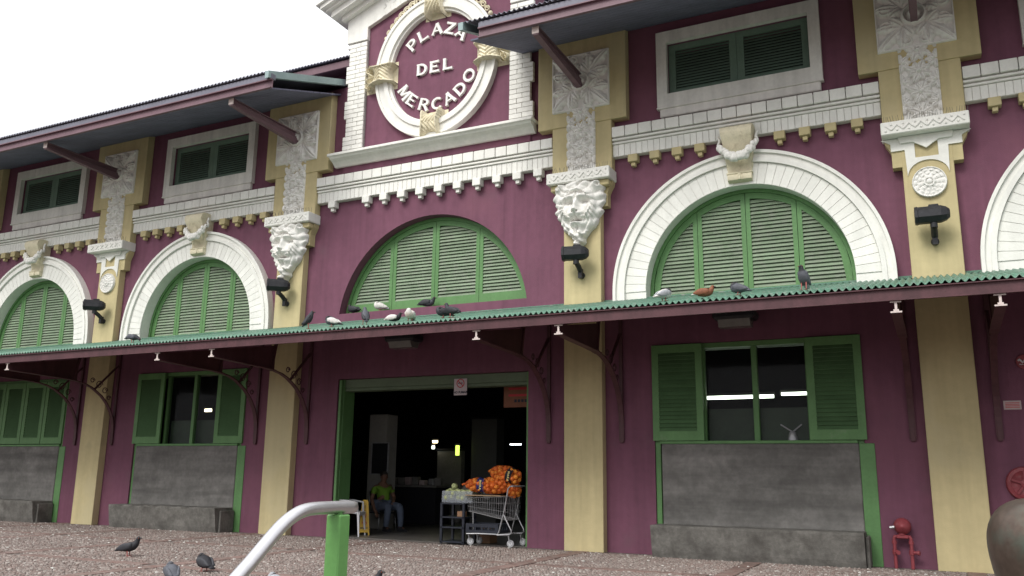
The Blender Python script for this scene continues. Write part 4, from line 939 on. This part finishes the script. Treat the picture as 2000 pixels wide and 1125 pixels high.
# ---------- sacks of oranges
ORANGE = mat('orange_peel', (.78, .27, .035), .42, .14, 9, .1, 120, rnd=.16)
ORANGE2 = mat('reddish_orange_peel', (.72, .17, .03), .42, .14, 9, .1, 120, rnd=.16)
NET = mat('red_orange_net', (.60, .12, .02), .6, 0); BAND = mat('blue_label_band', (.02, .03, .16), .5, .05); BANDK = mat('black_label_band', (.02, .02, .03), .5, .05); LABT = mat('label_lettering', (.60, .50, .20), .6, 0)
ORM = G().ball((0, 0, 0), .041, (1, 1, .96), 9, 6)
OM = [ORM.mesh('orange', ORANGE, True), ORM.mesh('orange', ORANGE2, True)]
def sack(label, c, L, ry, rz_, rad, text, bandm, bt, cnt, seed):
    rg = random.Random(seed); t_ = thing('orange_sack', label, 'sack', c, rz_, 'net sacks of oranges on the cart'); t_.rotation_euler = (0, ry, rz_)
    pr = lambda u: rad*(np.interp(u, [-1, -.9, -.6, -.1, .4, .8, 1], [.10, .42, .80, .98, 1.0, .85, .35]))*(.82 if abs(u-bt) < .12 else 1)
    placed = []
    tries = 0
    while len(placed) < cnt and tries < 6000:
        tries += 1; u = rg.uniform(-.93, .95); a = rg.uniform(0, 6.283); r_ = max(.0, pr(u)-.035); p = Vector((u*L/2, r_*math.cos(a), r_*math.sin(a)*.86))
        if all((p-q).length > .066 for q in placed): placed.append(p)
    for p in placed: link('orange', OM[rg.random() < .4], t_, p, (rg.uniform(0, 6), rg.uniform(0, 6), 0), (rg.uniform(.86, 1.14),)*3)
    k = G(); rings = []
    us = np.linspace(-1, 1, 22)
    for u in us: q = pr(u)+.006; rings.append([(u*L/2, q*math.cos(2*math.pi*i/26), q*.87*math.sin(2*math.pi*i/26)) for i in range(26)])
    k.loft(rings, False)
    # crossed net threads: triangulate alternate ways and keep the wires
    n = k.obj('net', NET, t_); n.modifiers.new('d', 'TRIANGULATE'); w_ = n.modifiers.new('w', 'WIREFRAME'); w_.thickness = .0024
    core = G(); core.loft([[(u*L/2*.96, (pr(u)-.05)*math.cos(2*math.pi*i/12), (pr(u)-.05)*.85*math.sin(2*math.pi*i/12)) for i in range(12)] for u in np.linspace(-.85, .9, 9)]); core.obj('inner_fruit', ORANGE2, t_, True)
    k = G().tube([(-L/2*.97, 0, 0), (-L/2-.03, 0, .005), (-L/2-.06, .01, -.01)], [.028, .014, .022], 8); k.obj('tied_end', NET, t_)
    k = G(); k.loft([[(u*L/2, (pr(u)+.012)*math.cos(2*math.pi*i/26), (pr(u)+.012)*.87*math.sin(2*math.pi*i/26)) for i in range(26)] for u in (bt-.17, bt-.1, bt+.1, bt+.17)], False); bd = k.obj('label_band', bandm, t_, True, fix=False)
    for q, ch in enumerate(text): a = R(200+q*26); r_ = rad*.82+.019; text_mesh('lettering', ch, .055, LABT, bd, (bt*L/2, r_*math.cos(a)*1.0, r_*.87*math.sin(a)), (a+R(90) if False else R(90)-(a-R(180))*-1 if False else R(90+0)-R(0)+(R(180)-a)*-1, 0, 0), .001, offset=.002) if False else text_mesh('lettering', ch, .05, LABT, bd, (bt*L/2, -(rad*.84+.014), .07-.042*q), (R(90), R(90), 0), .001, offset=.003)
sack('long sack of oranges with blue label band lying along the cart', (-1.46, -.10, 1.005), .80, R(2), R(2), .155, 'MORA', BAND, -.12, 84, 2)
sack('upper sack of oranges with black label band on top of the pile', (-1.15, .0, 1.19), .62, R(10), R(-12), .17, 'NARA', BANDK, .62, 78, 5)
sack('short sack of oranges hanging down at the handle end of the cart', (-1.04, .03, 1.02), .42, R(62), R(4), .15, 'N', BANDK, -.55, 46, 9)
# ---------- crates and rack
def crate(name, label, loc, w_, d_, h_, m, rz=0, slots=3, grp=None):
    t_ = thing(name, label, 'crate', loc, rz, grp)
    G().box(-w_/2, w_/2, -d_/2, d_/2, 0, .012).obj('bottom', m, t_)
    for s_, ax in ((-1, 0), (1, 0), (-1, 1), (1, 1)):
        L = w_ if ax == 0 else d_-.026; hs_ = [[(-L*.42+L*.84*k/slots+.015, h_*.3), (-L*.42+L*.84*(k+1)/slots-.015, h_*.3), (-L*.42+L*.84*(k+1)/slots-.015, h_*.62), (-L*.42+L*.84*k/slots+.015, h_*.62)] for k in range(slots)] if slots else []
        q = G().prism([(-L/2, .0125), (L/2, .0125), (L/2, h_), (-L/2, h_)], -.006, .006, hs_)
        q.obj('side', m, t_, loc=((0, s_*(d_/2-.006), 0) if ax == 0 else (s_*(w_/2-.006), 0, 0)), rot=(0, 0, 0 if ax == 0 else R(90)))
    return t_
NAVY = mat('dark_blue_plastic', (.022, .025, .036), .45, .1, 6)
crate('black_crate', 'flat dark plastic crate on the lower rack of the cart', (-1.46, -.03, .222), .62, .40, .15, NAVY, 0, 4)
CLEAR = mat('cloudy_plastic', (.42, .45, .50), .35, .05, 5, alpha=.33)
rack = thing('produce_rack', 'dark open plastic shelf rack beside the cart', 'rack', (-2.06, .05, .012))
for x in (-.24, .20):
    for y in (-.2, .2): G().box(x-.022, x+.022, y-.022, y+.022, 0, .66, .004).obj('post', NAVY, rack)
for z in (.02, .26, .43, .66): G().box(-.262, .222, -.222, .222, z-.0+.001 if z == .66 else z, z+.025, .003).obj('shelf', NAVY, rack)
crate('produce_crate', 'cloudy white crate of pale green vegetables on top of the dark rack', (-2.0, .05, .70), .60, .42, .20, CLEAR, 0, 0)
PALE = mat('pale_green_vegetable', (.46, .50, .24), .5, .15, 10, rnd=.15)
VM = G().ball((0, 0, 0), .062, (1, 1, .9), 10, 7).mesh('vegetable', PALE, True); rg = random.Random(4)
for k in range(26):
    lv = k//12; o = link('vegetable', VM, None, (-2.0-.22+.11*(k % 5)+rg.uniform(-.02, .02), .05-.14+.13*((k//5) % 3)+rg.uniform(-.02, .02), .785+.085*lv+rg.uniform(-.01, .02)), (rg.uniform(0, 6),)*3)
    tag(o, 'round pale green vegetable in the cloudy white crate', 'vegetable', 'vegetables in the cloudy crate')
CARD = mat('brown_cardboard', (.30, .17, .10), .8, .1, 6)
o = G().box(-.13, .13, -.14, .14, 0, .24, .006).obj('cardboard_box', CARD, None, loc=(-1.70, .42, .013)); tag(o, 'brown cardboard box on the floor behind the cart', 'box')
G().box(-.132, .132, -.03, .03, .2405, .2425).obj('tape', PAPER, o)
o = G().box(-.07, .07, -.05, .05, 0, .10, .006).obj('cardboard_box', CARD, None, loc=(-1.98, .0, .457)); tag(o, 'small brown box on the middle shelf of the dark rack', 'box'); G().box(-.072, .072, -.012, .012, .1005, .102).obj('tape', PAPER, o)
o = G().box(-.3, .3, -.012, .012, 0, .34, .006).obj('board_panel', GREYBOX, None, loc=(-2.55, 1.5, .80), rot=(R(-50), R(18), R(8))); tag(o, 'grey panel leaning at a slant behind the vegetable crate', 'panel')

# ================================================================== PIGEONS
def pmat(n, c): return mat('feather_'+n, c, .65, .2, 30, .1, 200)
FE = dict(dark=pmat('charcoal', (.035, .036, .042)), mid=pmat('slate', (.085, .09, .105)), white=pmat('white', (.62, .60, .57)), brown=pmat('russet', (.20, .075, .038)), grey=pmat('pale_grey', (.33, .34, .36)), black=pmat('black', (.018, .018, .022)), cream=pmat('cream', (.60, .55, .48)))
LEGM = mat('pigeon_leg', (.32, .09, .08), .6, 0); BEAK = mat('pigeon_beak', (.06, .055, .055), .5, 0); EYE = mat('pigeon_eye', (.25, .05, .01), .2, 0)
POSE = {   # spine: (x, z, half width, half height)
 'stand': [(-.165, .085, .030, .008), (-.11, .098, .036, .020), (-.05, .118, .055, .045), (.01, .130, .062, .055), (.06, .145, .054, .050), (.09, .172, .038, .038), (.105, .205, .027, .028), (.115, .230, .026, .026), (.130, .240, .018, .018)],
 'down': [(-.165, .10, .030, .008), (-.10, .115, .036, .020), (-.04, .128, .056, .048), (.02, .128, .062, .056), (.07, .118, .052, .048), (.105, .110, .036, .036), (.128, .098, .027, .027), (.146, .082, .024, .024), (.155, .066, .016, .016)],
 'rest': [(-.17, .045, .030, .008), (-.11, .055, .038, .022), (-.05, .065, .060, .046), (.01, .070, .066, .055), (.06, .078, .058, .050), (.085, .100, .040, .036), (.098, .124, .028, .027), (.108, .142, .026, .025), (.122, .148, .017, .017)],
 'tuck': [(-.165, .06, .030, .008), (-.10, .080, .040, .024), (-.04, .104, .062, .052), (.02, .118, .070, .066), (.06, .125, .062, .062), (.082, .145, .048, .046), (.085, .168, .036, .034), (.07, .180, .028, .024), (.055, .184, .018, .015)],
 'upright': [(-.085, .03, .028, .008), (-.06, .062, .036, .020), (-.028, .105, .056, .044), (.0, .145, .062, .052), (.022, .185, .050, .046), (.034, .215, .036, .036), (.044, .240, .027, .028), (.052, .258, .026, .025), (.066, .264, .017, .017)]}
_pig = {}
def pigeon(label, x, y, z, rz, pose='stand', body='dark', wing='dark', head=None, tail=None, sc=1.0, grp='pigeons on the canopy edge'):
    t_ = thing('pigeon', label, 'pigeon', (x, y, z), R(rz), grp); t_.scale = (sc,)*3
    sp = [(a_, b_-(.022 if pose in ('stand', 'tuck', 'down') else 0), c_, d_) for a_, b_, c_, d_ in POSE[pose]]; key = (pose, body, head, tail)
    if key not in _pig:
        from mathutils import geometry
        pts = []
        m_ = len(sp)
        def cr(i, f):
            P = [np.array(sp[max(0, min(m_-1, i+k))]) for k in (-1, 0, 1, 2)]
            return .5*((2*P[1])+(-P[0]+P[2])*f+(2*P[0]-5*P[1]+4*P[2]-P[3])*f*f+(-P[0]+3*P[1]-3*P[2]+P[3])*f**3)
        for i in range(m_-1):
            for f in (0, .33, .67): pts.append(cr(i, f))
        pts.append(np.array(sp[-1])); rings = []
        for i, p in enumerate(pts):
            q0 = pts[max(0, i-1)]; q1 = pts[min(len(pts)-1, i+1)]; tx, tz = q1[0]-q0[0], q1[1]-q0[1]; L = math.hypot(tx, tz); nx, nz = -tz/L, tx/L
            rings.append([(p[0]+nx*p[3]*math.sin(a), p[2]*math.cos(a), p[1]+nz*p[3]*math.sin(a)) for a in [2*math.pi*k/14 for k in range(14)]])
        gg = G(); gg.loft(rings); nf = 14
        for r_ in range(len(rings)-1):
            k = 1 if r_ >= 15 else 2 if r_ < 4 else 0
            for q in range(nf): gg.m[r_*nf+q] = k
        gg.m[-1] = 1; gg.m[-2] = 2
        _pig[key] = gg.mesh('body', [FE[body], FE[head or body], FE[tail or body]], True)
    link('body', _pig[key], t_)
    hx, hz = sp[-1][0], sp[-1][1]; px_, pz_ = sp[-2][0], sp[-2][1]; dv = Vector((hx-px_, 0, hz-pz_)).normalized()
    if pose == 'stand' or pose == 'rest' or pose == 'upright': dv = Vector((.95, 0, -.3))
    G().tube([(hx, 0, hz), (hx+dv.x*.02, 0, hz+dv.z*.02), (hx+dv.x*.036, 0, hz+dv.z*.036)], [.011, .008, .002], 7).obj('beak', BEAK, t_, True)
    for s_ in (-1, 1):
        G().ball((px_+.012, s_*.023, pz_+.006), .0055, n=7, m=5).obj('eye', EYE, t_, True)
        a, b_, c_ = sp[4], sp[2], sp[1]; wg = G(); rr = []
        for k in range(9):
            u = k/8; px2 = np.interp(u, [0, .45, 1], [a[0], b_[0], c_[0]-.035]); pz2 = np.interp(u, [0, .45, 1], [a[1]+.004, b_[1]+.012, c_[1]+.008]); hw2 = np.interp(u, [0, .45, 1], [a[2], b_[2], c_[2]*.8])
            hh2 = .046*math.sqrt(max(.02, math.sin(math.pi*min(1, .12+u*.95)))); rr.append([(px2+.25*hh2*math.sin(q)*.3, s_*(hw2*.86+.017*math.cos(q)), pz2+hh2*math.sin(q)) for q in [2*math.pi*i/10 for i in range(10)]])
        wg.loft(rr); wg.obj('wing', FE[wing], t_, True)
        if pose != 'rest':
            lx = -.0; zt = np.interp(lx, [p[0] for p in sp[:5]], [p[1]-p[3]*.8 for p in sp[:5]]); lg = G()
            lg.tube([(lx, s_*.028, zt), (lx+.006, s_*.028, .012), (lx+.008, s_*.028, .004)], [.009, .0045, .0045], 6)
            for ta in (-28, 0, 28, 180): lg.tube([(lx+.008, s_*.028, .004), (lx+.008+.03*math.cos(R(ta)), s_*.028+.03*math.sin(R(ta)), .002)], [.004, .002], 5)
            lg.obj('leg', LEGM, t_, True)
CY = -2.5; cz_ = lambda y: 3.425+KS*(y+2.69)+.02
pigeon('charcoal pigeon crouching alone on the canopy left of the entrance', -7.66, CY, cz_(CY), 12, 'down', 'dark', 'mid')
pigeon('charcoal pigeon leftmost of the row over the entrance', -3.56, CY, cz_(CY), 35, 'upright', 'dark', 'dark', sc=1.1)
pigeon('bulky dark pigeon with white wing facing left over the entrance', -3.06, CY, cz_(CY), 190, 'tuck', 'mid', 'white', 'black', 'dark', 1.05)
pigeon('slim dark pigeon standing upright near the lunette left half', -2.42, CY, cz_(CY), 140, 'upright', 'mid', 'dark', sc=1.05)
pigeon('black and white pigeon lying flat on the canopy edge', -1.87, CY, cz_(CY), 15, 'rest', 'black', 'white', 'black', 'white', .95)
pigeon('cream white pigeon facing the viewer on the canopy edge', -1.57, CY, cz_(CY), -75, 'tuck', 'cream', 'white', 'white', sc=1.05)
pigeon('round charcoal pigeon tucked behind its dark neighbour', -1.06, -2.35, cz_(-2.35), 200, 'tuck', 'dark', 'black', sc=1.0)
pigeon('charcoal pigeon with tail to the right beside the tucked one', -.83, CY, cz_(CY), 165, 'stand', 'dark', 'dark', sc=1.05)
pigeon('white bodied pigeon with dark head seen from behind on the right canopy', 2.45, CY, cz_(CY), 60, 'tuck', 'white', 'grey', 'dark', 'white', 1.05)
pigeon('russet brown pigeon with white tail lying on the canopy', 3.0, CY, cz_(CY), 8, 'rest', 'brown', 'brown', 'brown', 'white', 1.0)
pigeon('hunched slate grey pigeon right of the russet one', 3.45, CY, cz_(CY), 160, 'tuck', 'mid', 'mid', 'dark', sc=1.0)
pigeon('slender slate pigeon standing upright below the right shutter', 4.25, CY, cz_(CY), 250, 'upright', 'mid', 'mid', 'dark', 'grey', 1.12)
SG = 'pigeons on the lunette sill'
pigeon('dark pigeon crouching in the left corner of the lunette sill', -4.60, .075, CB+.006, 165, 'rest', 'dark', 'dark', grp=SG, sc=1.2)
pigeon('white pigeon with tucked head on the lunette sill', -3.95, .075, CB+.006, 195, 'tuck', 'white', 'white', 'white', 'grey', grp=SG, sc=1.1)
pigeon('dark mottled pigeon lying at the middle of the lunette sill', -2.88, .075, CB+.006, 10, 'rest', 'mid', 'dark', 'dark', grp=SG, sc=1.2)
PG = 'pigeons walking on the plaza'
pigeon('black pigeon walking on the plaza with its head raised', -4.72, -4.62, .012, 20, 'stand', 'black', 'dark', sc=1.15, grp=PG)
pigeon('black pigeon preening on the plaza left of the handrail', -2.46, -5.42, .012, 165, 'tuck', 'black', 'dark', sc=1.15, grp=PG)
pigeon('slate pigeon cut by the lower picture edge, left of the handrail', -2.0, -6.35, .012, 150, 'tuck', 'mid', 'mid', sc=1.15, grp=PG)
pigeon('mottled grey pigeon barely showing at the lower edge under the rail', -.45, -6.45, .012, 160, 'tuck', 'grey', 'white', sc=1.1, grp=PG)
pigeon('black pigeon barely showing at the lower edge right of the post', .42, -6.12, .012, 30, 'stand', 'black', 'black', sc=1.05, grp=PG)
# sill of the lunette carries them
G().box(CX-2.04, CX+2.04, .003, .198, CB-.05, CB+.004, .002).obj('lunette_sill', PURPLE, B)
